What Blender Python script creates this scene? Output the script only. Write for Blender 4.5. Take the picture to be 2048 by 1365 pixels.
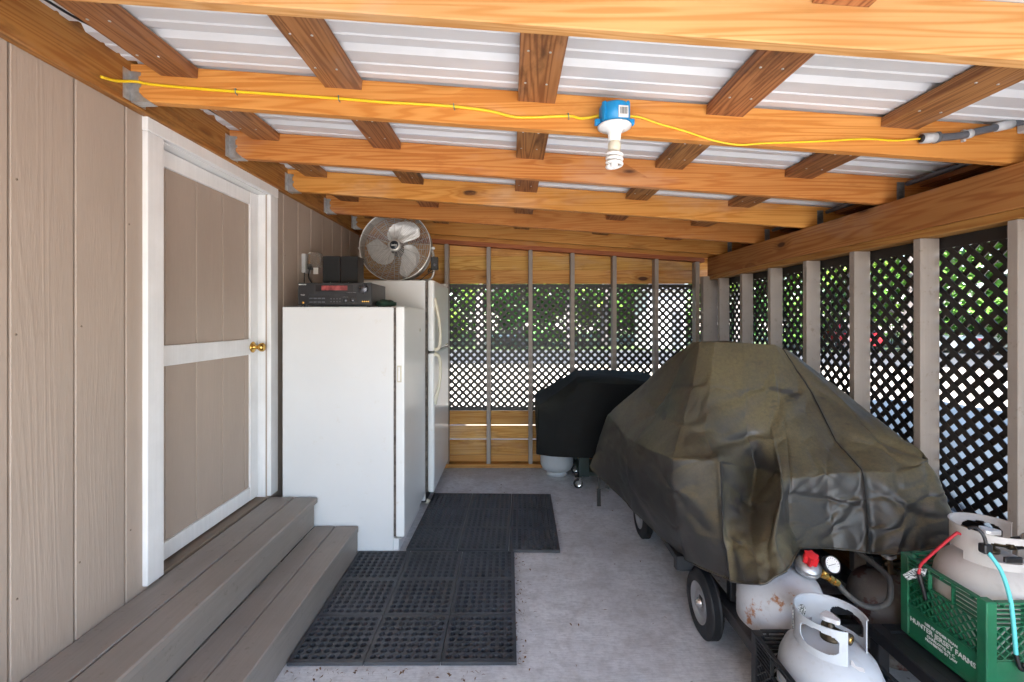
import bpy, bmesh, math, random
from mathutils import Matrix, Vector, noise as mnoise

random.seed(11)
R = math.radians
scene = bpy.context.scene
COL = scene.collection
for ob in list(bpy.data.objects):
    bpy.data.objects.remove(ob)

# ------------------------------------------------------------------ camera
cam_d = bpy.data.cameras.new('camera')
cam = bpy.data.objects.new('camera', cam_d)
COL.objects.link(cam)
cam.location = (0.0, 0.0, 1.437)
cam.rotation_euler = (R(90), 0, 0)
cam_d.sensor_width = 36.0
cam_d.lens = 16.12
cam_d.shift_x = 0.001
cam_d.shift_y = -0.0212
cam_d.clip_start = 0.05
cam_d.clip_end = 600
scene.camera = cam

# ------------------------------------------------------------------ sky, sun, exposure
SUN_EL, SUN_AZ = 57.0, 197.0          # compass degrees, +Y = north, clockwise
world = bpy.data.worlds.new('World')
scene.world = world
world.use_nodes = True
wn, wl = world.node_tree.nodes, world.node_tree.links
sky = wn.new('ShaderNodeTexSky')
sky.sky_type = 'NISHITA'
sky.sun_disc = False
sky.sun_elevation = R(SUN_EL)
sky.sun_rotation = R(SUN_AZ)
sky.air_density = 1.0
sky.dust_density = 1.0
wl.new(sky.outputs[0], wn['Background'].inputs[0])
wn['Background'].inputs[1].default_value = 0.13
sun_d = bpy.data.lights.new('sun', 'SUN')
sun_d.energy = 4.5
sun_d.angle = R(0.55)
sun_d.color = (1.0, 0.95, 0.87)
sun = bpy.data.objects.new('sun', sun_d)
COL.objects.link(sun)
sv = Vector((math.sin(R(SUN_AZ)) * math.cos(R(SUN_EL)), math.cos(R(SUN_AZ)) * math.cos(R(SUN_EL)), math.sin(R(SUN_EL))))
sun.rotation_euler = sv.to_track_quat('Z', 'Y').to_euler()
sun.location = sv * 30

scene.view_settings.view_transform = 'Standard'
scene.view_settings.look = 'None'
scene.view_settings.gamma = 1.0
scene.view_settings.use_curve_mapping = False
scene.view_settings.exposure = 3.0
scene.render.engine = 'CYCLES'
cy = scene.cycles
cy.use_denoising = True
cy.use_adaptive_sampling = True
cy.adaptive_threshold = 0.02
cy.max_bounces = 7
cy.diffuse_bounces = 5
cy.glossy_bounces = 3
cy.transmission_bounces = 6
cy.sample_clamp_indirect = 12.0
cy.caustics_reflective = False
cy.caustics_refractive = False


# ------------------------------------------------------------------ object helpers
def wm(o):
    m = o.matrix_parent_inverse @ o.matrix_basis if o.parent else o.matrix_basis.copy()
    return wm(o.parent) @ m if o.parent else m


def adopt(o, p):
    if p is not None:
        o.parent = p
        o.matrix_parent_inverse = wm(p).inverted()


def tag(o, label=None, cat=None, group=None, kind=None):
    if label: o['label'] = label
    if cat: o['category'] = cat
    if group: o['group'] = group
    if kind: o['kind'] = kind
    return o


def thing(name, label, cat, loc=(0, 0, 0), group=None):
    o = bpy.data.objects.new(name, None)
    o.empty_display_size = 0.1
    o.location = loc
    COL.objects.link(o)
    return tag(o, label, cat, group)


def inst(name, me, parent, mat4):
    o = bpy.data.objects.new(name, me)
    COL.objects.link(o)
    o.matrix_basis = mat4
    adopt(o, parent)
    return o


def T(x=0, y=0, z=0):
    return Matrix.Translation((x, y, z))


def frame(origin, xa, ya):
    """matrix with local x along xa, local y along ya"""
    xa = Vector(xa).normalized(); ya = Vector(ya).normalized(); za = xa.cross(ya)
    m = Matrix.Identity(4)
    for i in range(3):
        m[i][0], m[i][1], m[i][2], m[i][3] = xa[i], ya[i], za[i], origin[i]
    return m


class MB:
    """collects shapes into one mesh"""
    def __init__(s):
        s.v = []; s.f = []; s.sm = []

    def add(s, vs, fs, smooth=False, m=None):
        n = len(s.v)
        s.v += [tuple(m @ Vector(q)) if m else tuple(q) for q in vs]
        s.f += [tuple(i + n for i in f) for f in fs]
        s.sm += [smooth] * len(fs)
        return s

    def box(s, x0, x1, y0, y1, z0, z1, c=0.0, m=None):
        if x0 > x1: x0, x1 = x1, x0
        if y0 > y1: y0, y1 = y1, y0
        if z0 > z1: z0, z1 = z1, z0
        if c <= 0:
            vs = [(x, y, z) for z in (z0, z1) for y in (y0, y1) for x in (x0, x1)]
            fs = [(0, 2, 3, 1), (4, 5, 7, 6), (0, 1, 5, 4), (2, 6, 7, 3), (0, 4, 6, 2), (1, 3, 7, 5)]
            return s.add(vs, fs, False, m)
        c = min(c, (x1 - x0) * .45, (y1 - y0) * .45, (z1 - z0) * .45)
        bm = bmesh.new()
        bmesh.ops.create_cube(bm, size=1.0)
        for v in bm.verts:
            v.co.x = x0 if v.co.x < 0 else x1
            v.co.y = y0 if v.co.y < 0 else y1
            v.co.z = z0 if v.co.z < 0 else z1
        bmesh.ops.bevel(bm, geom=bm.edges[:], offset=c, segments=1, affect='EDGES', profile=.5)
        bm.verts.index_update()
        vs = [tuple(v.co) for v in bm.verts]
        fs = [tuple(v.index for v in f.verts) for f in bm.faces]
        bm.free()
        return s.add(vs, fs, False, m)

    def rbox(s, x0, x1, y0, y1, z0, z1, c, seg=3, m=None):
        """rounded box, smooth"""
        bm = bmesh.new()
        bmesh.ops.create_cube(bm, size=1.0)
        for v in bm.verts:
            v.co.x = x0 if v.co.x < 0 else x1
            v.co.y = y0 if v.co.y < 0 else y1
            v.co.z = z0 if v.co.z < 0 else z1
        bmesh.ops.bevel(bm, geom=bm.edges[:], offset=c, segments=seg, affect='EDGES', profile=.5)
        bm.verts.index_update()
        vs = [tuple(v.co) for v in bm.verts]
        fs = [tuple(v.index for v in f.verts) for f in bm.faces]
        bm.free()
        return s.add(vs, fs, False, m)

    def lathe(s, prof, seg=24, m=None, smooth=True, a0=0.0, a1=None):
        """profile of (r, z) turned about z"""
        full = a1 is None
        a1 = 2 * math.pi if full else a1
        n = seg if full else seg + 1
        vs, fs = [], []
        for r, z in prof:
            for i in range(n):
                a = a0 + (a1 - a0) * i / seg
                vs.append((r * math.cos(a), r * math.sin(a), z))
        for j in range(len(prof) - 1):
            for i in range(seg):
                k = (i + 1) % n
                fs.append((j * n + i, j * n + k, (j + 1) * n + k, (j + 1) * n + i))
        return s.add(vs, fs, smooth, m)

    def tube(s, pts, r, seg=8, cap=True, closed=False, smooth=True, m=None):
        pts = [Vector(p) for p in pts]
        n = len(pts)
        rs = r if isinstance(r, (list, tuple)) else [r] * n
        vs, fs = [], []
        up = None
        for i, p in enumerate(pts):
            if closed:
                d = pts[(i + 1) % n] - pts[i - 1]
            else:
                d = pts[min(i + 1, n - 1)] - pts[max(i - 1, 0)]
            d.normalize()
            if up is None:
                up = Vector((0, 0, 1)) if abs(d.z) < .9 else Vector((0, 1, 0))
            a = d.cross(up)
            if a.length < 1e-5:
                a = d.orthogonal()
            a.normalize()
            up = a.cross(d).normalized()
            for k in range(seg):
                t = 2 * math.pi * k / seg
                vs.append(tuple(p + a * (rs[i] * math.cos(t)) + up * (rs[i] * math.sin(t))))
        for i in range(n if closed else n - 1):
            j = (i + 1) % n
            for k in range(seg):
                q = (k + 1) % seg
                fs.append((i * seg + k, i * seg + q, j * seg + q, j * seg + k))
        if cap and not closed:
            fs.append(tuple(range(seg - 1, -1, -1)))
            fs.append(tuple((n - 1) * seg + k for k in range(seg)))
        return s.add(vs, fs, smooth, m)

    def prism(s, poly, d0, d1, m=None, smooth=False):
        """polygon in local xy extruded along z"""
        n = len(poly)
        vs = [(x, y, d0) for x, y in poly] + [(x, y, d1) for x, y in poly]
        fs = [tuple(range(n - 1, -1, -1)), tuple(range(n, 2 * n))]
        fs += [(i, (i + 1) % n, n + (i + 1) % n, n + i) for i in range(n)]
        return s.add(vs, fs, smooth, m)

    def bar(s, p0, p1, w, h, up=(0, 0, 1), c=0.0):
        """rectangular bar from p0 to p1"""
        p0, p1 = Vector(p0), Vector(p1)
        d = p1 - p0; L = d.length; d.normalize()
        a = d.cross(Vector(up)).normalized()
        b = a.cross(d)
        m = Matrix.Identity(4)
        for i in range(3):
            m[i][0], m[i][1], m[i][2], m[i][3] = d[i], a[i], b[i], p0[i]
        return s.box(0, L, -w / 2, w / 2, -h / 2, h / 2, c, m)

    def mesh(s, name, mat=None, recalc=True):
        me = bpy.data.meshes.new(name)
        me.from_pydata(s.v, [], s.f)
        me.polygons.foreach_set('use_smooth', s.sm)
        if recalc:
            bm = bmesh.new(); bm.from_mesh(me)
            bmesh.ops.recalc_face_normals(bm, faces=bm.faces[:])
            bm.to_mesh(me); bm.free()
        me.update()
        if mat: me.materials.append(mat)
        return me

    def build(s, name, mat=None, parent=None, kind=None, label=None):
        o = bpy.data.objects.new(name, s.mesh(name, mat))
        COL.objects.link(o)
        adopt(o, parent)
        if kind: o['kind'] = kind
        if label: o['label'] = label
        return o


def spline(pts, n=6):
    """Catmull-Rom through points"""
    P = [Vector(p) for p in pts]
    out = []
    for i in range(len(P) - 1):
        p0, p1, p2, p3 = P[max(i - 1, 0)], P[i], P[i + 1], P[min(i + 2, len(P) - 1)]
        for k in range(n):
            t = k / n
            out.append(0.5 * ((2 * p1) + (p2 - p0) * t + (2 * p0 - 5 * p1 + 4 * p2 - p3) * t * t + (3 * p1 - p0 - 3 * p2 + p3) * t ** 3))
    out.append(P[-1])
    return out


def lettering(name, body, size, mat, parent, m4, align='CENTER', extrude=0.0004, bold=0.0):
    cu = bpy.data.curves.new(name, 'FONT')
    cu.body = body
    cu.size = size
    cu.align_x = align
    cu.align_y = 'CENTER'
    cu.extrude = extrude
    cu.offset = bold
    cu.resolution_u = 2
    tmp = bpy.data.objects.new(name + '_tmp', cu)
    COL.objects.link(tmp)
    bpy.context.view_layer.update()
    me = bpy.data.meshes.new_from_object(tmp.evaluated_get(bpy.context.evaluated_depsgraph_get()))
    bpy.data.objects.remove(tmp)
    me.materials.clear(); me.materials.append(mat)
    o = bpy.data.objects.new(name, me)
    COL.objects.link(o)
    o.matrix_basis = m4
    adopt(o, parent)
    return o


# ------------------------------------------------------------------ materials
class NT:
    def __init__(s, name):
        s.m = bpy.data.materials.new(name)
        s.m.use_nodes = True
        s.t = s.m.node_tree
        s.b = s.t.nodes['Principled BSDF']
        s._vec = None

    def n(s, typ, **kw):
        nd = s.t.nodes.new(typ)
        for k, v in kw.items():
            setattr(nd, k, v)
        return nd

    def put(s, sock, v):
        if v is None: return
        if isinstance(v, bpy.types.NodeSocket): s.t.links.new(v, sock)
        elif isinstance(v, (tuple, list)) and sock.type == 'RGBA' and len(v) == 3: sock.default_value = (*v, 1)
        else: sock.default_value = v

    def coord(s, rand=True):
        if s._vec: return s._vec
        tc = s.n('ShaderNodeTexCoord')
        v = tc.outputs['Object']
        if rand:
            oi = s.n('ShaderNodeObjectInfo')
            sc = s.n('ShaderNodeVectorMath', operation='SCALE')
            sc.inputs[0].default_value = (37.1, 17.3, 23.7)
            s.put(sc.inputs['Scale'], oi.outputs['Random'])
            ad = s.n('ShaderNodeVectorMath', operation='ADD')
            s.put(ad.inputs[0], v); s.put(ad.inputs[1], sc.outputs[0])
            v = ad.outputs[0]
        s._vec = v
        return v

    def scaled(s, vec, sx, sy, sz):
        mp = s.n('ShaderNodeVectorMath', operation='MULTIPLY')
        s.put(mp.inputs[0], vec)
        mp.inputs[1].default_value = (sx, sy, sz)
        return mp.outputs[0]

    def noise(s, vec, scale=5, detail=4, rough=.55, dist=0.0, out=0):
        nd = s.n('ShaderNodeTexNoise')
        s.put(nd.inputs['Vector'], vec)
        nd.inputs['Scale'].default_value = scale
        nd.inputs['Detail'].default_value = detail
        nd.inputs['Roughness'].default_value = rough
        nd.inputs['Distortion'].default_value = dist
        return nd.outputs[out]

    def voro(s, vec, scale=5, feature='F1', out='Distance', rnd=1.0):
        nd = s.n('ShaderNodeTexVoronoi', feature=feature)
        s.put(nd.inputs['Vector'], vec)
        nd.inputs['Scale'].default_value = scale
        nd.inputs['Randomness'].default_value = rnd
        return nd.outputs[out]

    def math(s, op, a, b=None, c=None, clamp=False):
        nd = s.n('ShaderNodeMath', operation=op, use_clamp=clamp)
        s.put(nd.inputs[0], a)
        if b is not None: s.put(nd.inputs[1], b)
        if c is not None: s.put(nd.inputs[2], c)
        return nd.outputs[0]

    def ramp(s, fac, stops, interp='LINEAR'):
        nd = s.n('ShaderNodeValToRGB')
        s.put(nd.inputs[0], fac)
        cr = nd.color_ramp
        cr.interpolation = interp
        while len(cr.elements) < len(stops): cr.elements.new(.5)
        for e, (p, c) in zip(cr.elements, stops):
            e.position = p
            e.color = (c, c, c, 1) if isinstance(c, (int, float)) else (*c, 1)
        return nd.outputs[0]

    def mix(s, fac, a, b, mode='MIX'):
        nd = s.n('ShaderNodeMix', data_type='RGBA', blend_type=mode)
        s.put(nd.inputs[0], fac); s.put(nd.inputs[6], a); s.put(nd.inputs[7], b)
        return nd.outputs[2]

    def sep(s, vec):
        nd = s.n('ShaderNodeSeparateXYZ')
        s.put(nd.inputs[0], vec)
        return nd.outputs

    def bump(s, h, strength=.3, dist=.01, normal=None):
        nd = s.n('ShaderNodeBump')
        s.put(nd.inputs['Height'], h)
        nd.inputs['Strength'].default_value = strength
        nd.inputs['Distance'].default_value = dist
        if normal is not None: s.put(nd.inputs['Normal'], normal)
        return nd.outputs[0]

    def out(s, color=None, rough=None, metal=None, normal=None, spec=None, **kw):
        s.put(s.b.inputs['Base Color'], color)
        s.put(s.b.inputs['Roughness'], rough)
        s.put(s.b.inputs['Metallic'], metal)
        s.put(s.b.inputs['Normal'], normal)
        s.put(s.b.inputs['Specular IOR Level'], spec)
        for k, v in kw.items():
            s.put(s.b.inputs[k.replace('_', ' ')], v)
        return s.m


def simple(name, col, rough=.5, metal=0.0, var=.12, scale=18, bump=0.0, spec=.5, dirt=None, dirt_amt=.5):
    t = NT(name)
    v = t.coord()
    n1 = t.noise(v, scale, 4)
    lo = tuple(c * (1 - var) for c in col); hi = tuple(min(1, c * (1 + var)) for c in col)
    c = t.ramp(n1, [(.3, lo), (.7, hi)])
    if dirt:
        d = t.ramp(t.noise(v, scale * .45, 6, .65), [(.5, 0.0), (.72, dirt_amt)])
        c = t.mix(d, c, dirt)
    nr = None
    if bump: nr = t.bump(t.noise(v, scale * 6, 3), bump, .002)
    rr = t.math('MULTIPLY_ADD', n1, .16, rough - .08)
    return t.out(c, rr, metal, nr, spec)


def wood(name, ax, early, late, thick=1, knot=(.07, .026, .01), rough=.62, knots=True, stain=None, grain=1.0, bump=.25):
    """sawn pine, grain along axis ax (0,1,2)"""
    t = NT(name)
    v = t.coord()
    along, across = .35, 9.0
    sc = [across] * 3; sc[ax] = along
    g = t.scaled(v, *sc)
    warp = t.noise(g, 1.1 * grain, 2, .5)
    ks = [7.0] * 3; ks[ax] = 2.6; ks[thick] = .6
    kv = t.scaled(v, *ks)
    kd = t.voro(kv, 1.0, rnd=1.0)
    kc = t.voro(kv, 1.0, out='Color')
    on = t.math('GREATER_THAN', t.sep(kc)[0], .72)
    # ring pattern
    ph = t.math('MULTIPLY', warp, 105.0)
    if knots:
        pull = t.ramp(kd, [(0.0, 1.0), (.42, 0.0)], 'EASE')
        pull = t.math('MULTIPLY', pull, on)
        ph = t.math('MULTIPLY_ADD', pull, 11.0, ph)
    ring = t.math('SINE', ph)
    ring = t.math('MULTIPLY_ADD', ring, .5, .5)
    fs = [150.0] * 3; fs[ax] = 1.6
    fine = t.noise(t.scaled(v, *fs), 1.0, 3, .6)
    ringc = t.math('MULTIPLY_ADD', fine, .6, t.math('MULTIPLY', t.math('POWER', ring, 2.2), .55))
    col = t.ramp(ringc, [(.25, early), (.78, late)])
    big = t.noise(t.scaled(v, *[3.5 if i != ax else 1.1 for i in range(3)]), 1.0, 3)
    col = t.mix(t.ramp(big, [(.35, 0.0), (.75, .55)]), col, tuple(c * .68 for c in late))
    if knots:
        kk = t.math('MULTIPLY', t.ramp(t.math('MULTIPLY_ADD', fine, .05, kd), [(.13, 1.0), (.175, 0.0)]), on)
        halo = t.math('MULTIPLY', t.ramp(kd, [(.12, .65), (.33, 0.0)]), on)
        col = t.mix(halo, col, tuple(c * .55 for c in late))
        col = t.mix(kk, col, knot)
    if stain:
        sn = t.ramp(t.noise(t.scaled(v, *[6 if i != ax else 1.6 for i in range(3)]), 1.3, 6, .7), [(.55, 0.0), (.7, .75)])
        col = t.mix(sn, col, stain)
    oi = t.n('ShaderNodeObjectInfo')
    val = t.math('MULTIPLY_ADD', oi.outputs['Random'], .28, .86)
    hsv = t.n('ShaderNodeHueSaturation')
    t.put(hsv.inputs['Color'], col)
    t.put(hsv.inputs['Value'], val)
    t.put(hsv.inputs['Hue'], t.math('MULTIPLY_ADD', t.math('FRACT', t.math('MULTIPLY', oi.outputs['Random'], 7.7)), -.012, .503))
    grey = t.ramp(t.noise(t.scaled(v, *[2.2 if i != ax else .8 for i in range(3)]), 1.0, 5, .65), [(.55, 1.0), (.75, .72)])
    t.put(hsv.inputs['Saturation'], grey)
    col = hsv.outputs[0]
    h = t.math('MULTIPLY_ADD', ring, .3, fine)
    return t.out(col, t.math('MULTIPLY_ADD', fine, .2, rough - .1), 0, t.bump(h, bump, .002), .3)


def siding(name, col):
    """embossed hardboard siding, grain along z"""
    t = NT(name)
    v = t.coord()
    g = t.scaled(v, 6.0, 6.0, .42)
    w = t.noise(g, 1.0, 2, .45, .3)
    ring = t.math('SINE', t.math('MULTIPLY', w, 120.0))
    band = t.ramp(t.noise(t.scaled(v, 5, 5, .3), 1.0, 1), [(.42, 0.0), (.62, 1.0)])
    ring = t.math('MULTIPLY', t.math('POWER', t.math('MULTIPLY_ADD', ring, .5, .5), 2.0), band)
    fine = t.noise(t.scaled(v, 170, 170, 14), 1.0, 3, .6)
    blot = t.noise(t.scaled(v, 3, 3, 1.2), 1.0, 4)
    c = t.ramp(blot, [(.3, tuple(q * .93 for q in col)), (.7, tuple(q * 1.06 for q in col))])
    c = t.mix(t.math('MULTIPLY', t.ramp(fine, [(.3, .0), (.75, .16)]), 1.0), c, tuple(q * .7 for q in col))
    h = t.math('MULTIPLY_ADD', ring, .24, t.math('MULTIPLY', fine, .5))
    return t.out(c, .55, 0, t.bump(h, .42, .0035), .35)


def concrete():
    t = NT('concrete')
    v = t.coord(False)
    broom = t.noise(t.scaled(v, 14, 300, 1), 1.0, 4, .65, .15)
    big = t.noise(v, 1.3, 6, .62)
    mid = t.noise(v, 9, 5, .65)
    c = t.ramp(big, [(.3, (.53, .54, .56)), (.5, (.70, .715, .735)), (.7, (.80, .81, .82))])
    c = t.mix(t.ramp(mid, [(.45, 0.0), (.75, .5)]), c, (.30, .28, .265))
    c = t.mix(t.ramp(broom, [(.33, .38), (.55, 0.0)]), c, (.29, .285, .29))
    c = t.mix(t.ramp(t.noise(v, 38, 4, .7), [(.36, .38), (.54, 0.0)]), c, (.38, .385, .41))
    c = t.mix(t.ramp(t.noise(v, 3.1, 5, .7, .6), [(.58, 0.0), (.78, .45)]), c, (.36, .32, .27))
    spots = t.ramp(t.voro(v, 7, rnd=1.0), [(.03, .7), (.06, 0.0)])
    c = t.mix(t.math('MULTIPLY', spots, t.ramp(t.noise(v, 3), [(.5, 0.0), (.6, 1.0)])), c, (.12, .09, .06))
    return t.out(c, .85, 0, t.bump(t.math('MULTIPLY_ADD', mid, .35, broom), .8, .004), .25)


def painted(name, col, rough=.5, chip=None, brush=2, amt=.25):
    """brushed paint on wood"""
    t = NT(name)
    v = t.coord()
    sc = [90.0] * 3; sc[brush] = 3.0
    br = t.noise(t.scaled(v, *sc), 1.0, 3)
    c = t.ramp(t.noise(v, 4, 5, .6), [(.3, tuple(q * .9 for q in col)), (.7, tuple(min(1, q * 1.06) for q in col))])
    c = t.mix(t.ramp(br, [(.35, amt), (.65, 0.0)]), c, tuple(q * .8 for q in col))
    if chip:
        c = t.mix(t.ramp(t.noise(v, 26, 7, .7), [(.60, 0.0), (.70, .8)]), c, chip)
    return t.out(c, rough, 0, t.bump(br, .28, .002), .4)


def fabric(name, cloth, dust, amt, sweep=.75, rough=.43, spec=.5):
    """woven cover, dust lies on what faces up, rubbed off in streaks"""
    t = NT(name)
    v = t.coord(False)
    geo = t.n('ShaderNodeNewGeometry')
    nz = t.sep(geo.outputs['Normal'])[2]
    up = t.ramp(nz, [(.12, 0.0), (.58, 1.0)])
    pat = t.noise(v, 2.6, 3, .5, .2)
    d = t.math('MULTIPLY', t.math('MULTIPLY_ADD', up, .86, .12), t.ramp(pat, [(.3, .28), (.62, 1.0)]))
    d = t.math('MULTIPLY', d, t.ramp(t.noise(v, 60, 6, .75), [(.3, .5), (.62, 1.0)]))
    streak = t.ramp(t.noise(t.scaled(v, 4.5, 4.5, 13), 1.0, 3, .5, .5), [(.64, 0.0), (.70, sweep)])
    d = t.math('MULTIPLY', d, t.math('SUBTRACT', 1.0, streak))
    d = t.math('MULTIPLY', d, amt)
    fine = t.noise(v, 420, 2)
    c = t.ramp(t.noise(v, 7, 4), [(.3, tuple(q * .8 for q in cloth)), (.7, tuple(q * 1.2 for q in cloth))])
    c = t.mix(d, c, dust)
    c = t.mix(t.ramp(fine, [(.4, .25), (.6, 0.0)]), c, tuple(q * .6 for q in cloth))
    wr = t.noise(v, 22, 4, .6, .6)
    return t.out(c, rough, 0, t.bump(fine, .12, .001, t.bump(wr, .16, .006)), spec)


def steel_paint(name, col, rust=(.23, .085, .025), amt=.9, cut=.62, rough=.42):
    t = NT(name)
    v = t.coord()
    n1 = t.noise(v, 9, 8, .68)
    c = t.ramp(t.noise(v, 3.4, 4), [(.3, tuple(q * .86 for q in col)), (.7, col)])
    c = t.mix(t.ramp(t.noise(v, 40, 4), [(.55, 0.0), (.75, .25)]), c, (.3, .27, .22))
    r = t.ramp(n1, [(cut, 0.0), (cut + .05, amt)])
    c = t.mix(r, c, rust)
    return t.out(c, t.math('MULTIPLY_ADD', r, .4, rough), 0, t.bump(n1, .12, .003), .5)


MAT = {}
MAT['rafter'] = wood('orange_pine_x', 0, (.68, .315, .078), (.53, .20, .036), stain=(.42, .145, .025))
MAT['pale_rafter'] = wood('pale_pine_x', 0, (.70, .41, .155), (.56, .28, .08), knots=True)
MAT['ledger'] = wood('orange_pine_y', 1, (.48, .22, .06), (.34, .125, .028), 0, stain=(.10, .04, .015))
MAT['beam'] = wood('honey_pine_y', 1, (.50, .25, .07), (.36, .15, .035), 0)
MAT['block'] = wood('brown_pine_y', 1, (.43, .20, .072), (.23, .092, .032), 2, knots=False, stain=(.06, .03, .015))
MAT['fence'] = wood('yellow_pine_x', 0, (.62, .36, .10), (.47, .22, .045), stain=(.30, .13, .03))
MAT['fence_y'] = wood('yellow_pine_y', 1, (.50, .28, .085), (.34, .15, .035), 0, stain=(.2, .09, .03))
MAT['plate'] = wood('red_pine_x', 0, (.42, .15, .05), (.30, .09, .03), knots=False)
MAT['siding'] = siding('taupe_siding', (.425, .345, .285))
MAT['stud'] = painted('taupe_stud_paint', (.33, .285, .25), .55, (.2, .16, .13))
MAT['step'] = painted('taupe_step_paint', (.285, .25, .22), .5, (.19, .16, .135), brush=1, amt=.4)
MAT['white'] = painted('white_trim_paint', (.82, .82, .82), .45)
MAT['sill'] = painted('brown_sill', (.2, .15, .11), .6, (.1, .06, .04), brush=1)
MAT['tie'] = simple('dull_galvanised_steel', (.22, .225, .23), .5, .6, .3, 60)
MAT['galv'] = simple('galvanised_steel', (.55, .56, .57), .42, .85, .18, 60)
MAT['roofm'] = simple('white_roof_metal', (.66, .665, .68), .55, 0, .04, 3, dirt=(.40, .40, .39), dirt_amt=.3)
MAT['lattice'] = simple('black_lattice_plastic', (.018, .015, .014), .5, 0, .2, 8)
MAT['concrete'] = concrete()
MAT['rubber'] = simple('black_rubber', (.055, .058, .065), .48, 0, .3, 5, .2, dirt=(.14, .125, .105), dirt_amt=.4)
MAT['blackplastic'] = simple('black_plastic', (.014, .014, .016), .4, 0, .2, 12)
MAT['blackmetal'] = simple('black_painted_steel', (.016, .017, .02), .45, 0, .25, 14, dirt=(.07, .06, .055), dirt_amt=.35)
MAT['chrome'] = simple('chrome', (.75, .75, .75), .18, 1.0, .06, 20)
MAT['brass'] = simple('brass', (.72, .44, .12), .24, 1.0, .1, 40)
MAT['yellow'] = simple('yellow_cable', (.83, .56, .015), .4, 0, .05, 10)
MAT['grey_pvc'] = simple('grey_pvc', (.10, .105, .12), .5, 0, .1, 14)
MAT['ltgrey'] = simple('light_grey_plastic', (.5, .51, .52), .45, 0, .08, 20)
MAT['blue'] = simple('blue_box_plastic', (.01, .25, .55), .4, 0, .06, 20)
MAT['bulb'] = simple('white_bulb', (.86, .86, .85), .3, 0, .03, 20)
MAT['ceramic'] = simple('white_porcelain', (.84, .84, .83), .3, 0, .03, 20)
MAT['cream'] = simple('cream_plastic', (.66, .62, .5), .45, 0, .06, 15)
MAT['paper'] = simple('white_paper', (.75, .73, .7), .7, 0, .06, 30)
MAT['ink'] = simple('dark_ink', (.03, .03, .035), .7, 0, .1, 30)
MAT['silver'] = simple('brushed_aluminium', (.86, .86, .84), .36, .3, .1, 30)
MAT['greywire'] = simple('grey_wire', (.55, .53, .50), .4, .4, .1, 30)
MAT['red'] = simple('red_plastic', (.62, .02, .025), .35, 0, .1, 20)
MAT['cyan'] = simple('cyan_bungee', (.13, .62, .64), .6, 0, .06, 60)
MAT['redcord'] = simple('red_bungee', (.5, .02, .035), .5, 0, .06, 60)
MAT['green'] = simple('green_crate_plastic', (.016, .15, .07), .42, 0, .2, 10, dirt=(.14, .16, .12), dirt_amt=.35)
MAT['lettering'] = simple('white_lettering', (.78, .8, .78), .6, 0, .05, 30)
MAT['tank'] = steel_paint('white_tank_paint', (.50, .53, .56), cut=.68)
MAT['tank_rusty'] = steel_paint('rusty_white_tank_paint', (.62, .63, .65), (.36, .13, .03), .9, .575)
MAT['tank_dusty'] = steel_paint('dusty_tank_paint', (.56, .53, .50), (.28, .13, .06), .8, .66, .6)
MAT['tank_old'] = steel_paint('old_grey_tank_paint', (.12, .105, .095), (.07, .02, .015), .9, .55, .7)
MAT['cover'] = fabric('olive_dusted_cover', (.033, .033, .036), (.185, .155, .078), .9)
MAT['cover2'] = fabric('black_cover', (.008, .0085, .0085), (.032, .035, .028), .8, rough=.75, spec=.2)  # top dust tone raised to paint in a faint sheen
MAT['tyre'] = simple('tyre_rubber', (.014, .014, .016), .62, 0, .25, 30, .15)
MAT['hose'] = simple('grey_hose_rubber', (.06, .058, .056), .55, 0, .2, 40, dirt=(.2, .18, .15), dirt_amt=.35)
MAT['soil'] = None


def fridge_white(name, col, rough):
    t = NT(name)
    v = t.coord()
    peb = t.noise(v, 260, 2)
    c = t.ramp(t.noise(v, 2.2, 5, .6), [(.3, tuple(q * .95 for q in col)), (.7, col)])
    c = t.mix(t.ramp(t.noise(v, 14, 7, .7), [(.62, 0.0), (.78, .4)]), c, (.55, .48, .36))
    return t.out(c, rough, 0, t.bump(peb, .10, .001), .5)


MAT['fridge'] = fridge_white('white_appliance_enamel', (.74, .75, .755), .3)
MAT['fridge_door'] = fridge_white('white_appliance_door', (.84, .86, .86), .28)
MAT['gasket'] = simple('dirty_gasket', (.12, .10, .085), .7, 0, .5, 40, dirt=(.02, .015, .012), dirt_amt=.9)

# ================================================================== SETTING: ground, slab, road
def ground_mat():
    t = NT('pale_gravel_ground')
    v = t.coord(False)
    big = t.noise(v, .22, 6, .6)
    c = t.ramp(big, [(.35, (.40, .35, .29)), (.6, (.52, .47, .41))])
    c = t.mix(t.ramp(t.noise(v, 26, 4, .7), [(.4, .3), (.65, 0.0)]), c, (.2, .17, .13))
    return t.out(c, .95, 0, t.bump(t.noise(v, 18, 5, .7), .6, .03), .2)


def asphalt_mat():
    t = NT('grey_asphalt')
    v = t.coord(False)
    c = t.ramp(t.noise(v, 1.5, 6, .6), [(.3, (.03, .032, .037)), (.7, (.045, .048, .055))])
    return t.out(c, .9, 0, t.bump(t.noise(v, 60, 3), .4, .01), .3)


g = MB()
n = 44
gv, gf = [], []
def gco(i):
    t = i / n * 2 - 1
    return math.copysign(abs(t) ** 2.2, t) * 170
def gz(x, y):
    d = max(0.0, math.hypot(x, y - 2) - 9)
    return -0.10 + .05 * mnoise.noise((x * .12, y * .12, 0)) * min(1, d / 8) - 0.002 * min(d, 20)
for j in range(n + 1):
    for i in range(n + 1):
        gv.append((gco(i), gco(j), gz(gco(i), gco(j))))
for j in range(n):
    for i in range(n):
        a = j * (n + 1) + i
        gf.append((a, a + 1, a + n + 2, a + n + 1))
g.add(gv, gf, True)
tag(g.build('ground', ground_mat()), kind='structure')

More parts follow.
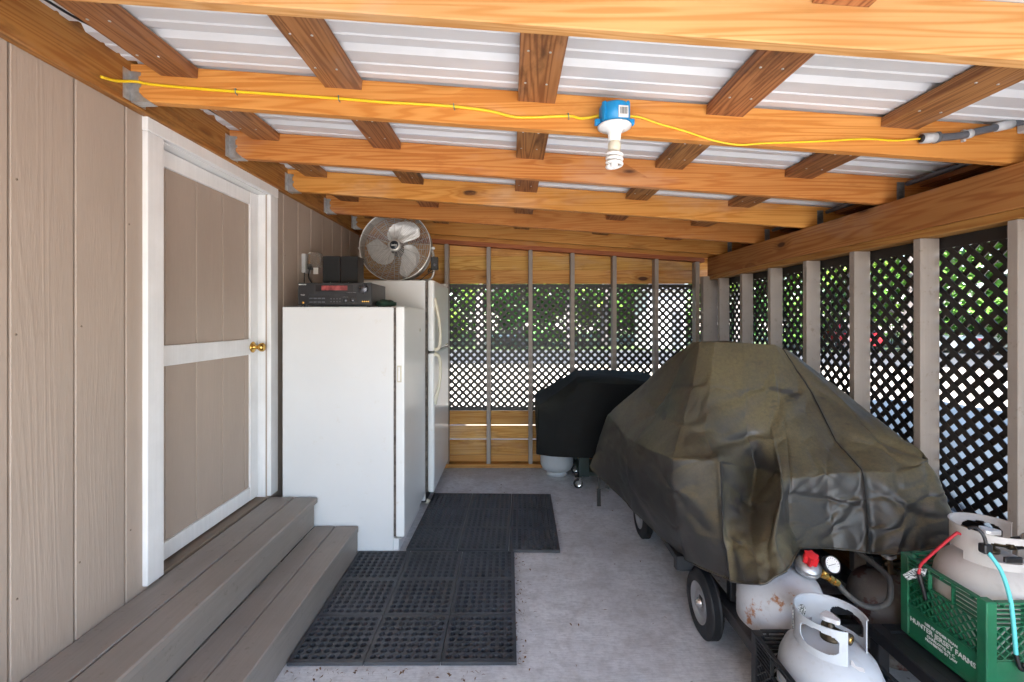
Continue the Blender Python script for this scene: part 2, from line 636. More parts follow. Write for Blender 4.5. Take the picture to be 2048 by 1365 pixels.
rd = MB()
pts = [(-90, 20.5), (-30, 19.5), (0, 19.0), (12, 18.2), (30, 15.0), (60, 6.0), (90, -6)]
cl = spline([(x, y, 0) for x, y in pts], 8)
vs, fs = [], []
for i, p in enumerate(cl):
    d = (cl[min(i + 1, len(cl) - 1)] - cl[max(i - 1, 0)]).normalized()
    nrm = Vector((-d.y, d.x, 0))
    for w in (-3.1, 3.1):
        q = p + nrm * w
        vs.append((q.x, q.y, -0.055))
for i in range(len(cl) - 1):
    fs.append((2 * i, 2 * i + 2, 2 * i + 3, 2 * i + 1))
m_ = len(vs)
vs2 = [(x, y, z - .14) for x, y, z in vs]
fs += [(2 * i, 2 * i + m_, 2 * i + 2 + m_, 2 * i + 2) for i in range(len(cl) - 1)]
fs += [(2 * i + 1, 2 * i + 3, 2 * i + 3 + m_, 2 * i + 1 + m_) for i in range(len(cl) - 1)]
rd.add(vs + vs2, fs, False)
vg = MB()
vv, vf = [], []
for i, p in enumerate(cl):
    d = (cl[min(i + 1, len(cl) - 1)] - cl[max(i - 1, 0)]).normalized()
    nrm = Vector((-d.y, d.x, 0))
    for w in (3.3, 9, 18, 40):
        q = p + nrm * w
        vv.append((q.x, q.y, gz(q.x, q.y) + .03 + .02 * mnoise.noise((q.x, q.y, 3))))
for i in range(len(cl) - 1):
    for k in range(3):
        vf.append((4 * i + k, 4 * i + 4 + k, 4 * i + 5 + k, 4 * i + 1 + k))
vg.add(vv, vf, True)
tag(vg.build('grass_verge', simple('verge_grass', (.045, .075, .02), .95, 0, .5, 1.2, .6)), kind='structure')
tag(rd.build('road', asphalt_mat()), kind='structure')

sl = MB().box(-1.5, 2.02, -5.5, 4.62, -.16, 0, .01)
tag(sl.build('concrete_slab', MAT['concrete']), kind='structure')

# ================================================================== SHED with its door
WX = -1.475                        # face of the siding
DY0, DY1, DZ0, DZ1 = 1.924, 2.778, .371, 2.193
shed = thing('garden_shed', 'taupe grooved-siding shed with white-trimmed door, along the left', 'shed', (-3.0, 1.2, 0))
core = MB()
core.box(-1.62, WX - .012, -3.2, DY0 - .021, -.12, 2.86)
core.box(-1.62, WX - .012, DY1 + .021, 5.4, -.12, 2.86)
core.box(-1.62, WX - .012, DY0 - .02, DY1 + .02, DZ1 + .019, 2.86)
core.box(-1.62, WX - .012, DY0, DY1, -.12, .325)
core.box(-1.70, -1.62, -3.2, 5.4, -.12, 2.86)
core.build('wall', MAT['siding'], shed, label='grooved taupe side wall')
w2 = MB().box(-4.8, -1.70, -3.2, -3.08, -.12, 2.86).box(-4.8, -1.70, 5.28, 5.4, -.12, 2.86).box(-4.92, -4.8, -3.2, 5.4, -.12, 2.86)
w2.build('back_wall', MAT['siding'], shed)
rf = MB()  # roof and far walls are out of view, put in only for shade
rf.prism([(-5.3, 2.70), (-3.2, 3.75), (-1.22, 2.80), (-1.22, 2.86), (-3.2, 3.84), (-5.3, 2.79)], -5.7, 3.6,
         Matrix(((1, 0, 0, 0), (0, 0, -1, 0), (0, 1, 0, 0), (0, 0, 0, 1))))
rf.build('roof', simple('dark_shingle', (.07, .065, .06), .9, 0, .3, 9), shed)
k = -3
while True:
    y0 = 1.347 + .2032 * k + .004
    y1 = y0 + .1952
    k += 1
    if y0 > 5.3: break
    spans = [(y0, y1, 0)]
    if y1 > DY0 and y0 < DY1:
        spans = []
        if y0 < DY0: spans.append((y0, DY0, 0))
        if y1 > DY1: spans.append((DY1, y1, 0))
    for a, b, _ in spans:
        if b - a < .01: continue
        MB().box(WX - .014, WX + random.uniform(-.0008, .0008), a, b, -.05, 2.6, .0022).build('siding_plank', MAT['siding'], shed)

casing = MB()
CX = -1.463
MB().box(WX - .006, CX + .008, DY0 - .089, DY0, .366, DZ1, .003).build('door_casing', MAT['white'], shed)
MB().box(WX - .006, CX + .008, DY1, DY1 + .086, .366, DZ1, .003).build('door_casing', MAT['white'], shed)
MB().box(WX - .006, CX + .010, DY0 - .091, DY1 + .088, DZ1 + .001, DZ1 + .085, .003).build('door_casing', MAT['white'], shed)
jm = MB()
jm.box(-1.60, WX - .007, DY0 - .02, DY0 - .001, .33, DZ1)
jm.box(-1.60, WX - .007, DY1 + .001, DY1 + .02, .33, DZ1)
jm.build('door_jamb', MAT['white'], shed)
MB().box(-1.60, WX - .007, DY0 - .02, DY1 + .02, DZ1 - .002, DZ1 + .018).build('door_jamb', MAT['white'], shed)
MB().box(-1.60, WX - .002, DY0, DY1, .326, .362, .004).build('threshold', MAT['sill'], shed)

door = MB().box(-1.575, -1.556, DY0 + .004, DY1 - .004, DZ0, DZ1 - .005).build('door', MAT['siding'], shed, label='taupe panelled door with white rails')
FX = -1.530
y = 2.048 - .2032 - .005
edges = [DY0 + .07, 2.045, 2.248, 2.452, 2.655, DY1 - .078]
for a, b in zip(edges[:-1], edges[1:]):
    MB().box(-1.558, FX - .012, a + .003, b - .003, 1.32, 2.112, .0018).build('upper_panel_board', MAT['siding'], door)
    MB().box(-1.558, FX - .012, a + .003, b - .003, .449, 1.229, .0018).build('lower_panel_board', MAT['siding'], door)
MB().box(-1.558, FX, DY0 + .005, DY0 + .083, DZ0, DZ1 - .006, .002).build('stile', MAT['white'], door)
MB().box(-1.558, FX, DY1 - .083, DY1 - .005, DZ0, DZ1 - .006, .002).build('stile', MAT['white'], door)
for a, b in ((2.112, DZ1 - .007), (1.229, 1.32), (DZ0 + .001, .449)):
    MB().box(-1.558, FX - .001, DY0 + .083, DY1 - .083, a, b, .002).build('rail', MAT['white'], door)
kb = MB()
mk = frame((FX, 2.715, 1.272), (0, 1, 0), (0, 0, 1))       # local z -> +X
kb.lathe([(0, 0), (.031, 0), (.033, .003), (.029, .008), (.018, .011), (.013, .018), (.012, .034), (.02, .04), (.026, .05), (.026, .062), (.02, .07), (.008, .073), (0, .073)], 24, mk)
kb.build('knob', MAT['brass'], door)

# ================================================================== LEAN-TO
lean = thing('lean_to_shelter', 'open orange-timber lean-to with white metal roof and lattice walls', 'shelter', (0.2, 1.5, 0))
SL = .0712
LX = -1.437                         # inner face of the ledger
def zb(x): return 2.264 - SL * (x - LX)          # underside of the rafters
def zt(x): return zb(x) + .14
MB().box(WX + .001, LX, -1.7, 4.6, 2.248, 2.432, .004).build('ledger_board', MAT['ledger'], lean)

RAFY = [1.122 + .608 * k for k in range(-4, 6)]
XR0, XR1 = LX + .002, 2.30
def rafter_mesh(z_off=0.0):
    b = MB()
    c = .003
    prof = [(0, c), (c, 0), (.038 - c, 0), (.038, c), (.038, .14 - c), (.038 - c, .14), (c, .14), (0, .14 - c)]
    vs = [(XR0, a, zb(XR0) + h) for a, h in prof] + [(XR1, a, zb(XR1) + h) for a, h in prof]
    nn = len(prof)
    fs = [(i, (i + 1) % nn, nn + (i + 1) % nn, nn + i) for i in range(nn)] + [tuple(range(nn)), tuple(range(2 * nn - 1, nn - 1, -1))]
    b.add(vs, fs)
    return b.mesh('rafter', MAT['rafter'])
rme = rafter_mesh()
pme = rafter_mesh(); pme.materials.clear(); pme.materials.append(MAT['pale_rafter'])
for y in RAFY + [4.43]:
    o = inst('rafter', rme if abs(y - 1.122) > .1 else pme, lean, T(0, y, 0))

# blocking between the rafters, with screw heads
BX = [-1.25, -.632, .096, .805, 1.463, 2.15]
ally = RAFY + [4.43]
bme = {}
scr = MB()
for sx in (-.035, .035):
    for sy in (.10, .24, .43):
        scr.lathe([(0, -.0015), (.0042, -.0015), (.0042, .001)], 8, T(sx + random.uniform(-.012, .012), sy, 0))
scr_me = scr.mesh('screw_heads', MAT['galv'])
tilt = Matrix.Rotation(math.atan(SL), 4, 'Y')
for i, y in enumerate(ally[:-1]):
    if y < .4: continue
    L = ally[i + 1] - y - .038
    key = round(L, 3)
    if key not in bme:
        bme[key] = MB().box(-.07, .07, .001, L - .001, 0, .038, .002).mesh('block', MAT['block'])
    for x in BX:
        o = inst('roof_block', bme[key], lean, T(x, y + .038, zt(x) - .041) @ tilt)
        if key > .3 and y < 2.6:
            s_ = inst('screw_heads', scr_me, o, T(x, y + .038, zt(x) - .041) @ tilt)
            s_['kind'] = 'stuff'

# corrugated roof sheets
def sheet_prof(ncell):
    p = []
    for c in range(ncell):
        o = c * .2286
        p += [(o + .0, 0), (o + .052, 0), (o + .056, .005), (o + .066, .005), (o + .070, 0), (o + .116, 0), (o + .120, .005), (o + .130, .005), (o + .134, 0),
              (o + .165, 0), (o + .180, .019), (o + .207, .019), (o + .222, 0)]
    p.append((ncell * .2286, 0))
    return p
pr = sheet_prof(4)
sb = MB()
xs = [-1.47, 2.37]
vs = []
for dz in (0.0, .0012):
    for x in xs:
        vs += [(x, a, zt(x) + h + dz) for a, h in pr]
m_ = len(pr); fs = []
for b0 in (0, 2 * m_):
    fs += [(b0 + i, b0 + i + 1, b0 + m_ + i + 1, b0 + m_ + i) for i in range(m_ - 1)]
fs += [(i, i + 1, 2 * m_ + i + 1, 2 * m_ + i) for i in range(m_ - 1)] + [(m_ + i, 3 * m_ + i, 3 * m_ + i + 1, m_ + i + 1) for i in range(m_ - 1)]
sb.add(vs, fs)
sme = sb.mesh('roof_sheet', MAT['roofm'])
for i in range(2, 9):
    inst('roof_sheet', sme, lean, T(0, -3.28 + .034 + .9144 * i, .0025 + (.0014 if i % 2 else 0)))

# beam, plate and fascia on the low side
XI = 1.884
MB().box(XI, XI + .076, -1.6, 4.40, 1.850, zb(XI + .05) - .003, .004).build('beam', MAT['beam'], lean)
MB().box(XI + .003, XI + .092, -1.6, 4.40, 1.811, 1.849, .003).build('wall_plate', MAT['beam'], lean)
MB().box(XR1 + .002, XR1 + .04, -1.55, 4.6, 1.962, zt(XR1) - .004, .003).build('fascia', MAT['block'], lean)

MB().box(XI + .0795, XR1 - .001, -1.55, 4.6, 1.966, 1.980, .002).build('added_soffit_board', MAT['block'], lean)  # inferred soffit, added to shut ground light off the rafter ends

# joist hangers on the ledger, ties on the beam
hg = MB()
X0, Z0 = LX, zb(LX)
hg.box(X0 + .001, X0 + .0035, -.034, -.002, Z0 - .004, Z0 + .108)
zig = [(X0 + .003, Z0 - .004), (X0 + .075, Z0 - .006), (X0 + .05, Z0 + .012), (X0 + .034, Z0 + .03), (X0 + .034, Z0 + .045), (X0 + .042, Z0 + .05), (X0 + .042, Z0 + .06),
       (X0 + .032, Z0 + .064), (X0 + .032, Z0 + .088), (X0 + .041, Z0 + .092), (X0 + .041, Z0 + .104), (X0 + .003, Z0 + .108)]
hg.prism(zig, .0005, .0025, Matrix(((1, 0, 0, 0), (0, 0, -1, 0), (0, 1, 0, 0), (0, 0, 0, 1))))
hg.box(X0 + .003, X0 + .075, -.001, .039, Z0 - .0075, Z0 - .0055)
hg.box(X0 + .001, X0 + .0035, .040, .07, Z0 - .004, Z0 + .108)
hme = hg.mesh('joist_hanger', MAT['galv'])
tie = MB()
Xt = 1.985
tie.box(Xt - .019, Xt + .019, -.004, -.001, zb(Xt) + .03, zb(Xt) + .115)
tie.add([(Xt - .019, -.004, zb(Xt) + .03), (Xt + .019, -.004, zb(Xt) + .03), (Xt + .004, -.03, zb(Xt) - .03), (Xt - .024, -.02, zb(Xt) - .03),
         (Xt - .019, -.001, zb(Xt) + .03), (Xt + .019, -.001, zb(Xt) + .03), (Xt + .004, -.027, zb(Xt) - .03), (Xt - .024, -.017, zb(Xt) - .03)],
        [(0, 1, 2, 3), (4, 7, 6, 5), (0, 4, 5, 1), (1, 5, 6, 2), (3, 2, 6, 7), (0, 3, 7, 4)])
tie.box(Xt - .025, Xt - .020, -.046, -.01, 1.90, zb(Xt) - .022)
tme = tie.mesh('rafter_tie', MAT['tie'])
for y in RAFY:
    if y > 1.0:
        inst('joist_hanger', hme, lean, T(0, y, 0))
        inst('rafter_tie', tme, lean, T(0, y, 0))

# back wall: studs, plates, boards
YB = 4.43
for i in range(-2, 6):
    x = -.217 + .4064 * i
    if x > 1.75: x = 1.804
    b = MB()
    z1 = zb(x) - .041
    b.box(x - .019, x + .019, YB, YB + .089, .039, z1, .002)
    b.build('stud', MAT['stud'], lean)
MB().box(WX + .002, 1.97, YB - .002, YB + .089, .001, .038, .003).build('bottom_plate', MAT['fence'], lean)
b = MB()
xs = (WX + .01, 1.87)
vs = []
for x in xs:
    z1 = zb(x) - .001
    vs += [(x, YB - .001, z1 - .038), (x, YB + .09, z1 - .038), (x, YB + .09, z1), (x, YB - .001, z1)]
b.add(vs, [(0, 1, 2, 3), (7, 6, 5, 4), (0, 4, 5, 1), (1, 5, 6, 2), (2, 6, 7, 3), (3, 7, 4, 0)])
b.build('sloped_plate', MAT['plate'], lean)
for z0, z1, dx in ((-.04, .098, 0), (.101, .250, .001), (.257, .389, .002), (.396, .534, 0), (1.787, 1.9214, .001), (1.9218, 2.0584, 0), (2.0588, 2.1996, .002), (2.20, 2.33, 0)):
    MB().box(WX + .003, 1.965, YB + .0935 + dx, YB + .110 + dx, z0, z1, .003).build('fence_board', MAT['fence'], lean)
# right wall: studs and low boards
for i in range(0, 16):
    yb = 4.18 - .4064 * i
    if yb < .2: break
    MB().box(XI, XI + .089, yb - .038, yb, .039, 1.810, .002).build('stud', MAT['stud'], lean)
MB().box(1.826, 1.966, YB - .072, YB - .004, .039, 1.845, .003).build('corner_post', MAT['stud'], lean)
MB().box(XI - .001, XI + .09, .15, 4.35, .001, .038, .003).build('bottom_plate', MAT['fence_y'], lean)
for z0, z1, dx in ((-.04, .098, 0), (.101, .250, .001), (.257, .389, .002), (.394, .534, 0)):
    MB().box(XI + .0935 + dx, XI + .110 + dx, .1, 4.52, z0, z1, .003).build('low_board', MAT['fence_y'], lean)


# lattice panels: every slat a strip of its own
def lattice_panel(u0, u1, z0, z1, to_world, phase=0.0):
    tc = .036 if z1 < 1.8 else .058
    W, PIT, TH = .0252, .0745, .0045
    pan = MB()
    for a, b in ((z0, z0 + .036), (z1 - tc, z1)):
        pan = MB()
        pan.add([to_world(u, z, d) for d in (-.003, TH * 2 + .003) for u in (u0, u1) for z in (a, b)],
                [(0, 1, 3, 2), (4, 6, 7, 5), (0, 2, 6, 4), (1, 5, 7, 3), (0, 4, 5, 1), (2, 3, 7, 6)])
        if a == z0: p = pan.build('lattice_panel', MAT['lattice'], lean)
        else: pan.build('top_channel', MAT['lattice'], p)
    hw = W / math.sqrt(2)
    a0, a1 = z0 + .012, z1 - .012
    for sgn, d0 in ((1, 0.0), (-1, TH)):
        nS = int((u1 - u0 + (a1 - a0)) / PIT) + 2
        for i in range(nS):
            c = u0 + phase + i * PIT - ((a1 - a0) if sgn > 0 else 0)
            # centre line u = c + sgn*(z-a0) ; strip is u offset +-hw*sqrt2/1
            e = W / math.sqrt(2) * 1.0
            poly = [(c - e, a0), (c + e, a0), (c + e + sgn * (a1 - a0), a1), (c - e + sgn * (a1 - a0), a1)]
            # clip to u0..u1
            def clip(po, lim, keep_gt):
                out = []
                for k2 in range(len(po)):
                    A, B = po[k2], po[(k2 + 1) % len(po)]
                    ia = (A[0] >= lim) == keep_gt; ib = (B[0] >= lim) == keep_gt
                    if ia: out.append(A)
                    if ia != ib:
                        t_ = (lim - A[0]) / (B[0] - A[0])
                        out.append((lim, A[1] + (B[1] - A[1]) * t_))
                return out
            poly = clip(poly, u0, True)
            if len(poly) >= 3: poly = clip(poly, u1, False)
            if len(poly) < 3: continue
            ar = abs(sum(poly[k2][0] * poly[(k2 + 1) % len(poly)][1] - poly[(k2 + 1) % len(poly)][0] * poly[k2][1] for k2 in range(len(poly)))) / 2
            if ar < .0006: continue
            m = len(poly)
            s = MB()
            s.add([to_world(u, z, d0) for u, z in poly] + [to_world(u, z, d0 + TH - .0002) for u, z in poly],
                  [tuple(range(m)), tuple(range(2 * m - 1, m - 1, -1))] + [(k2, (k2 + 1) % m, m + (k2 + 1) % m, m + k2) for k2 in range(m)])
            s.build('slat', MAT['lattice'], p)
    return p

bw = lambda u, z, d: (u, YB + .096 + d, z)
rw = lambda u, z, d: (XI + .096 + d, u, z)
lattice_panel(-.628, 1.963, .537, 1.784, bw, .02)
lattice_panel(-1.46, -.632, .537, 1.784, bw, .05)
lattice_panel(2.131, 4.50, .537, 1.818, rw, .03)
lattice_panel(.25, 2.127, .537, 1.818, rw, .01)

# nail heads in the siding, few and small
nh = MB()
nr_ = random.Random(8)
for k in range(-1, 10):
    y = 1.347 + .2032 * k + .022
    if DY0 - .1 < y < DY1 + .1: continue
    for z in (.62, 1.02, 1.42, 1.83):
        if nr_.random() < .6:
            nh.lathe([(0, .0012), (.0035, .0010), (.0038, 0)], 8, frame((WX, y + nr_.uniform(-.006, .006), z + nr_.uniform(-.03, .03)), (0, 1, 0), (0, 0, 1)))
nh.build('nail_heads', MAT['sill'], shed, kind='stuff')

# ================================================================== STEPS
st = thing('wooden_steps', 'two wide taupe painted wooden steps below the shed door', 'steps', (-1.2, 1.4, 0))
SY0, SY1 = -.35, 2.802
MB().box(WX + .004, -1.326, SY0, SY1, .316, .353, .004).build('tread_board', MAT['step'], st)
MB().box(-1.322, -1.180, SY0, SY1, .315, .352, .006).build('tread_board', MAT['step'], st)
MB().box(-1.235, -1.198, SY0, SY1 - .012, .177, .3148, .002).build('riser', MAT['step'], st)
MB().box(-1.199, -1.074, SY0, SY1, .137, .1745, .004).build('tread_board', MAT['step'], st)
MB().box(-1.070, -.932, SY0, SY1, .1375, .175, .004).build('tread_board', MAT['step'], st)
MB().box(-.973, -.936, SY0, SY1 - .004, 0.001, .1368, .002).build('riser', MAT['step'], st)
for y in (SY1 - .05, 1.4, .3):
    MB().box(WX + .01, -1.236, y - .038, y, .001, .315).build('stringer', MAT['step'], st)

# ================================================================== RUBBER MATS
def mat_section():
    b = MB()
    N, S = 8, .3045
    c0 = .012; p = (S - 2 * c0) / N
    H = .015
    for j in range(N):
        for i in range(N):
            cx, cy = c0 + (i + .5) * p, c0 + (j + .5) * p
            hp = p / 2
            sq = [(hp, 0), (hp, hp), (0, hp), (-hp, hp), (-hp, 0), (-hp, -hp), (0, -hp), (hp, -hp)]
            rings = [[(cx + x, cy + y, H) for x, y in sq]]
            for r, z in ((.0166, H), (.0160, H + .002), (.0138, H + .002), (.0130, .0012)):
                rings.append([(cx + r * math.cos(math.pi / 4 * k), cy + r * math.sin(math.pi / 4 * k), z) for k in range(8)])
            vs = [q for r_ in rings for q in r_]
            fs = [(a * 8 + k, a * 8 + (k + 1) % 8, a * 8 + 8 + (k + 1) % 8, a * 8 + 8 + k) for a in range(4) for k in range(8)]
            fs.append(tuple(range(32, 40)))
            b.add(vs, fs)
    e = .0012
    for x0, x1, y0, y1 in ((e, S - e, e, c0), (e, S - e, S - c0, S - e), (e, c0, c0, S - c0), (S - c0, S - e, c0, S - c0)):
        b.box(x0, x1, y0, y1, .001, H)
    me = b.mesh('mat_section', MAT['rubber'], recalc=False)
    return me
msec = mat_section()
for (x, y, rz, lab) in ((-.929, 1.896, .004, 'nearer black rubber mat with round holes, beside the steps'),
                        (-.650, 2.836, -.022, 'farther black rubber mat with round holes, in front of the refrigerator')):
    t = thing('rubber_mat', lab, 'floor mat', (x, y, .0015), 'perforated rubber floor mats')
    t.rotation_euler = (0, 0, rz)
    base = T(x, y, .0015) @ Matrix.Rotation(rz, 4, 'Z')
    for j in range(3):
        for i in range(3):
            inst('mat_section', msec, t, base @ Matrix.Diagonal((1.042, 1, 1, 1)) @ T(i * .3055, j * .3055, 0))

# ================================================================== UPRIGHT FREEZER
fz = thing('upright_freezer', 'shorter white upright freezer beside the steps, stereo on top', 'freezer', (-1.05, 3.15, 0))
FY0, FY1 = 2.816, 3.49
MB().rbox(-1.405, -.722, FY0, FY1, .012, 1.513, .006, 2).build('cabinet', MAT['fridge'], fz)
MB().box(-.7215, -.7085, FY0 + .006, FY1 - .006, .10, 1.508).build('door_gasket', MAT['gasket'], fz)
fd = MB().rbox(-.708, -.655, FY0 + .001, FY1 - .001, .098, 1.516, .008, 3).build('door', MAT['fridge_door'], fz)
MB().box(-.699, -.672, FY0 - .0025, FY0 + .004, 1.05, 1.152, .002).build('latch_plate', MAT['cream'], fd)
MB().box(-.694, -.680, FY0 - .006, FY0 - .002, 1.058, 1.144, .002).build('latch', MAT['ceramic'], fd)
MB().box(-.73, -.69, FY0 + .01, FY1 - .02, .004, .088, .003).build('kick_plate', MAT['fridge'], fz)
MB().box(-.71, -.668, FY0 + .003, FY0 + .03, .089, .097).build('hinge', MAT['galv'], fz)
bd = MB().lathe([(0, 0), (.012, 0), (.012, .002), (0, .002)], 12, frame((-.6545, 3.30, 1.36), (0, 1, 0), (0, 0, 1)))
bd.build('badge', MAT['cream'], fd)

# ================================================================== REFRIGERATOR
rg = thing('refrigerator', 'taller white refrigerator with two curved handles, by the back wall', 'refrigerator', (-.95, 3.95, 0))
GY0, GY1 = 3.545, 4.36
MB().rbox(-1.33, -.664, GY0, GY1, .03, 1.738, .008, 2).build('cabinet', MAT['fridge'], rg)
MB().box(-.6635, -.6465, GY0 + .006, GY1 - .006, .10, 1.730).build('door_gasket', MAT['gasket'], rg)
for z0, z1, nm in ((.094, 1.176, 'main_door'), (1.188, 1.742, 'freezer_door')):
    d_ = MB().rbox(-.646, -.594, GY0 + .002, GY1 - .002, z0, z1, .018, 4).build(nm, MAT['fridge_door'], rg)
    if nm == 'main_door':
        hp = [(-.597, 3.575, 1.165), (-.565, 3.577, 1.15), (-.552, 3.578, 1.09), (-.553, 3.578, .99), (-.567, 3.577, .89), (-.585, 3.576, .82), (-.597, 3.575, .775)]
    else:
        hp = [(-.597, 3.575, 1.60), (-.587, 3.576, 1.56), (-.568, 3.577, 1.47), (-.554, 3.578, 1.36), (-.552, 3.578, 1.27), (-.565, 3.577, 1.212), (-.597, 3.575, 1.198)]
    q = spline(hp, 6)
    hb = MB().tube(q, [.0125 + .006 * abs(i / (len(q) - 1) * 2 - 1) ** 3 for i in range(len(q))], 10)
    hb.build('handle', MAT['cream'], d_)
    if nm == 'freezer_door':
        MB().box(-.5945, -.592, 4.18, 4.30, 1.20, 1.212, .001).build('name_badge', MAT['brass'], d_)
MB().rbox(-.68, -.60, 4.27, 4.35, 1.743, 1.768, .006, 2).build('hinge_cover', MAT['ceramic'], rg)
MB().box(-.70, -.66, GY0 + .02, GY1 - .02, .012, .09, .003).build('kick_grille', MAT['blackplastic'], rg)
MB().lathe([(0, 0.001), (.022, .001), (.022, .02), (.012, .03), (0, .03)], 12, T(-.655, GY0 + .05, 0)).build('foot', MAT['cream'], rg)

# ================================================================== STEREO RECEIVER
RX0, RX1, RY0, RY1, RZ0, RZ1 = -1.315, -.862, 2.845, 3.15, 1.526, 1.662
rc = thing('stereo_receiver', 'black stereo receiver with dials on top of the white freezer', 'stereo', (-1.09, 3.0, 1.515))
MB().box(RX0, RX1, RY0 + .004, RY1, RZ0, RZ1, .003).build('casing', simple('grey_steel_case', (.05, .052, .055), .45, .3, .1, 20), rc)
fp = MB().box(RX0 - .002, RX1 + .002, RY0 - .012, RY0 + .0035, RZ0 - .002, RZ1 + .001, .003).build('front_panel', MAT['blackplastic'], rc)
FYp = RY0 - .0125
def rx(px): return RX0 + (px - 120) / 1470 * (RX1 - RX0)
def rz(py): return RZ1 - (py - 770) / 450 * (RZ1 - RZ0)
def fpanel(name, x0, y0, x1, y1, mat, d=.001, parent=fp):
    return MB().box(rx(x0), rx(x1), FYp - d, FYp + .0005, rz(y1), rz(y0), .0004).build(name, mat, parent)
MAT['display'] = simple('dark_display_glass', (.03, .028, .03), .12, 0, .2, 8)
MAT['displayred'] = simple('red_display_filter', (.28, .06, .06), .15, 0, .5, 30)
MAT['dimtext'] = simple('grey_print', (.33, .33, .34), .6, 0, .05, 30)
fpanel('display_window', 470, 810, 1220, 945, MAT['display'])
fpanel('display_filter', 590, 826, 1110, 922, MAT['displayred'], .0016)
fpanel('tray_slot', 330, 996, 1310, 1022, MAT['ink'], .0012)
fpanel('flap', 330, 1026, 1300, 1200, simple('satin_black_flap', (.02, .02, .022), .3, 0, .1, 10), .0016)
for r_ in range(2):
    for c_ in range(4):
        fpanel('button', 350 + c_ * 82, 1075 + r_ * 76, 412 + c_ * 82, 1100 + r_ * 76, MAT['grey_pvc'], .004)
        fpanel('small_button', 770 + c_ * 60, 1085 + r_ * 60, 795 + c_ * 60, 1105 + r_ * 60, MAT['grey_pvc'], .003)
def dial(name, px, py, r, d, mat):
    m = frame((rx(px), FYp, rz(py)), (1, 0, 0), (0, 0, 1))      # local z -> -Y
    m = frame((rx(px), FYp, rz(py)), (1, 0, 0), (0, 0, 1))
    b = MB().lathe([(0, d), (r * .86, d), (r, d * .8), (r, 0)], 28, m)
    return b.build(name, mat, fp)
MAT['dialm'] = simple('dark_metal_dial', (.09, .09, .10), .28, .8, .2, 40)
dial('volume_dial', 1430, 890, .030, .018, MAT['dialm'])
dial('dial', 1065, 1125, .013, .012, MAT['dialm'])
dial('dial', 1210, 1125, .013, .012, MAT['dialm'])
for px in (1415, 1455, 1495, 1530):
    dial('jack', px, 1150, .0052, .003, MAT['brass'])
dial('headphone_jack', 222, 1175, .007, .003, MAT['brass'])
def fm(px, py, d=.0022): return frame((rx(px), FYp - d, rz(py)), (1, 0, 0), (0, 0, 1))
lettering('brand_lettering', 'KENWOOD', .0085, MAT['lettering'], fp, fm(212, 806), bold=.0002)
lettering('logo_lettering', 'THX', .013, MAT['dimtext'], fp, fm(215, 1020), bold=.0003)
lettering('small_print', 'AV SURROUND RECEIVER', .005, MAT['dimtext'], fp, fm(1190, 970))
lettering('small_print', 'INPUT SELECTOR', .0042, MAT['dimtext'], fp, fm(1075, 1060, .0032))
for x in (RX0 + .03, RX1 - .03):
    for y in (RY0 + .03, RY1 - .03):
        MB().lathe([(0, 1.514), (.012, 1.514), (.012, RZ0), (0, RZ0)], 12, T(x, y, 0)).build('foot', MAT['blackplastic'], rc)

# two small speakers standing on the receiver
def speaker(cx, cy, rzr, lab):
    t = thing('bookshelf_speaker', lab, 'speaker', (cx, cy, RZ1), 'small speakers on the receiver')
    m = T(cx, cy, RZ1 + .001) @ Matrix.Rotation(rzr, 4, 'Z')
    MB().box(-.054, .054, -.05, .06, .006, .176, .003, m).build('cabinet', MAT['blackplastic'], t)
    MB().rbox(-.053, .053, -.0575, -.0505, .010, .174, .003, 2, m).build('grille', simple('black_speaker_cloth', (.012, .012, .012), .95, 0, .3, 200), t)
    MB().lathe([(0, -.0045), (.006, -.004), (.008, 0)], 12, m @ frame((0, -.052, .006), (1, 0, 0), (0, 0, 1))).build('foot_stud', MAT['chrome'], t)
speaker(-1.142, 2.965, .02, 'black speaker nearer the door, on the stereo receiver')
speaker(-1.027, 2.97, -.03, 'black speaker nearer the fan, on the stereo receiver')

# ================================================================== FLOOR FAN on the refrigerator
FC = Vector((-.938, 3.76, 2.026))
fan = thing('metal_fan', 'round silver metal fan standing on the refrigerator', 'fan', (FC.x, FC.y, 1.74))
mf = frame(FC, (1, 0, 0), (0, .10, 1))           # local z -> toward the camera (-Y), tilted
RR = .284
def circ(r, z, n=56): return [mf @ Vector((r * math.cos(2 * math.pi * i / n), r * math.sin(2 * math.pi * i / n), z)) for i in range(n)]
drum = MB().lathe([(RR, .052), (RR + .004, .056), (RR + .004, -.06), (RR, -.064), (RR - .003, -.06), (RR - .003, .052), (RR, .052)], 64, mf)
drum.build('drum', simple('warm_brushed_steel', (.42, .40, .37), .38, .8, .12, 20), fan)
rim = MB().tube(circ(RR + .002, .056, 64), .0035, 8, closed=True)
rim.build('rim', MAT['silver'], fan)
for zz, nm, nn in ((.062, 'front_guard', 21), (-.07, 'rear_guard', 14)):
    gd = MB()
    for i in range(nn):
        r = .058 + (RR - .010 - .058) * i / (nn - 1)
        gd.tube(circ(r, zz + .012 * (1 - (r / RR) ** 2) * (1 if zz > 0 else -1), 48), .0016, 4, closed=True)
    for i in range(16):
        a = 2 * math.pi * i / 16 + .02
        gd.tube([mf @ Vector((r * math.cos(a), r * math.sin(a), (zz + (.0125 * (1 - (r / RR) ** 2) + .002) * (1 if zz > 0 else -1)))) for r in (.05, .12, .2, RR - .002)], .0022, 5)
    gd.build(nm, MAT['greywire'], fan, kind='stuff')
hb = MB().lathe([(0, .082), (.044, .082), (.049, .079), (.051, .07), (.051, .06)], 36, mf).build('hub_cap', MAT['greywire'], fan)
bg = MB().lathe([(0, .0855), (.033, .0855), (.035, .082)], 36, mf).build('badge', simple('navy_badge', (.015, .022, .03), .3, 0, .1, 10), fan)
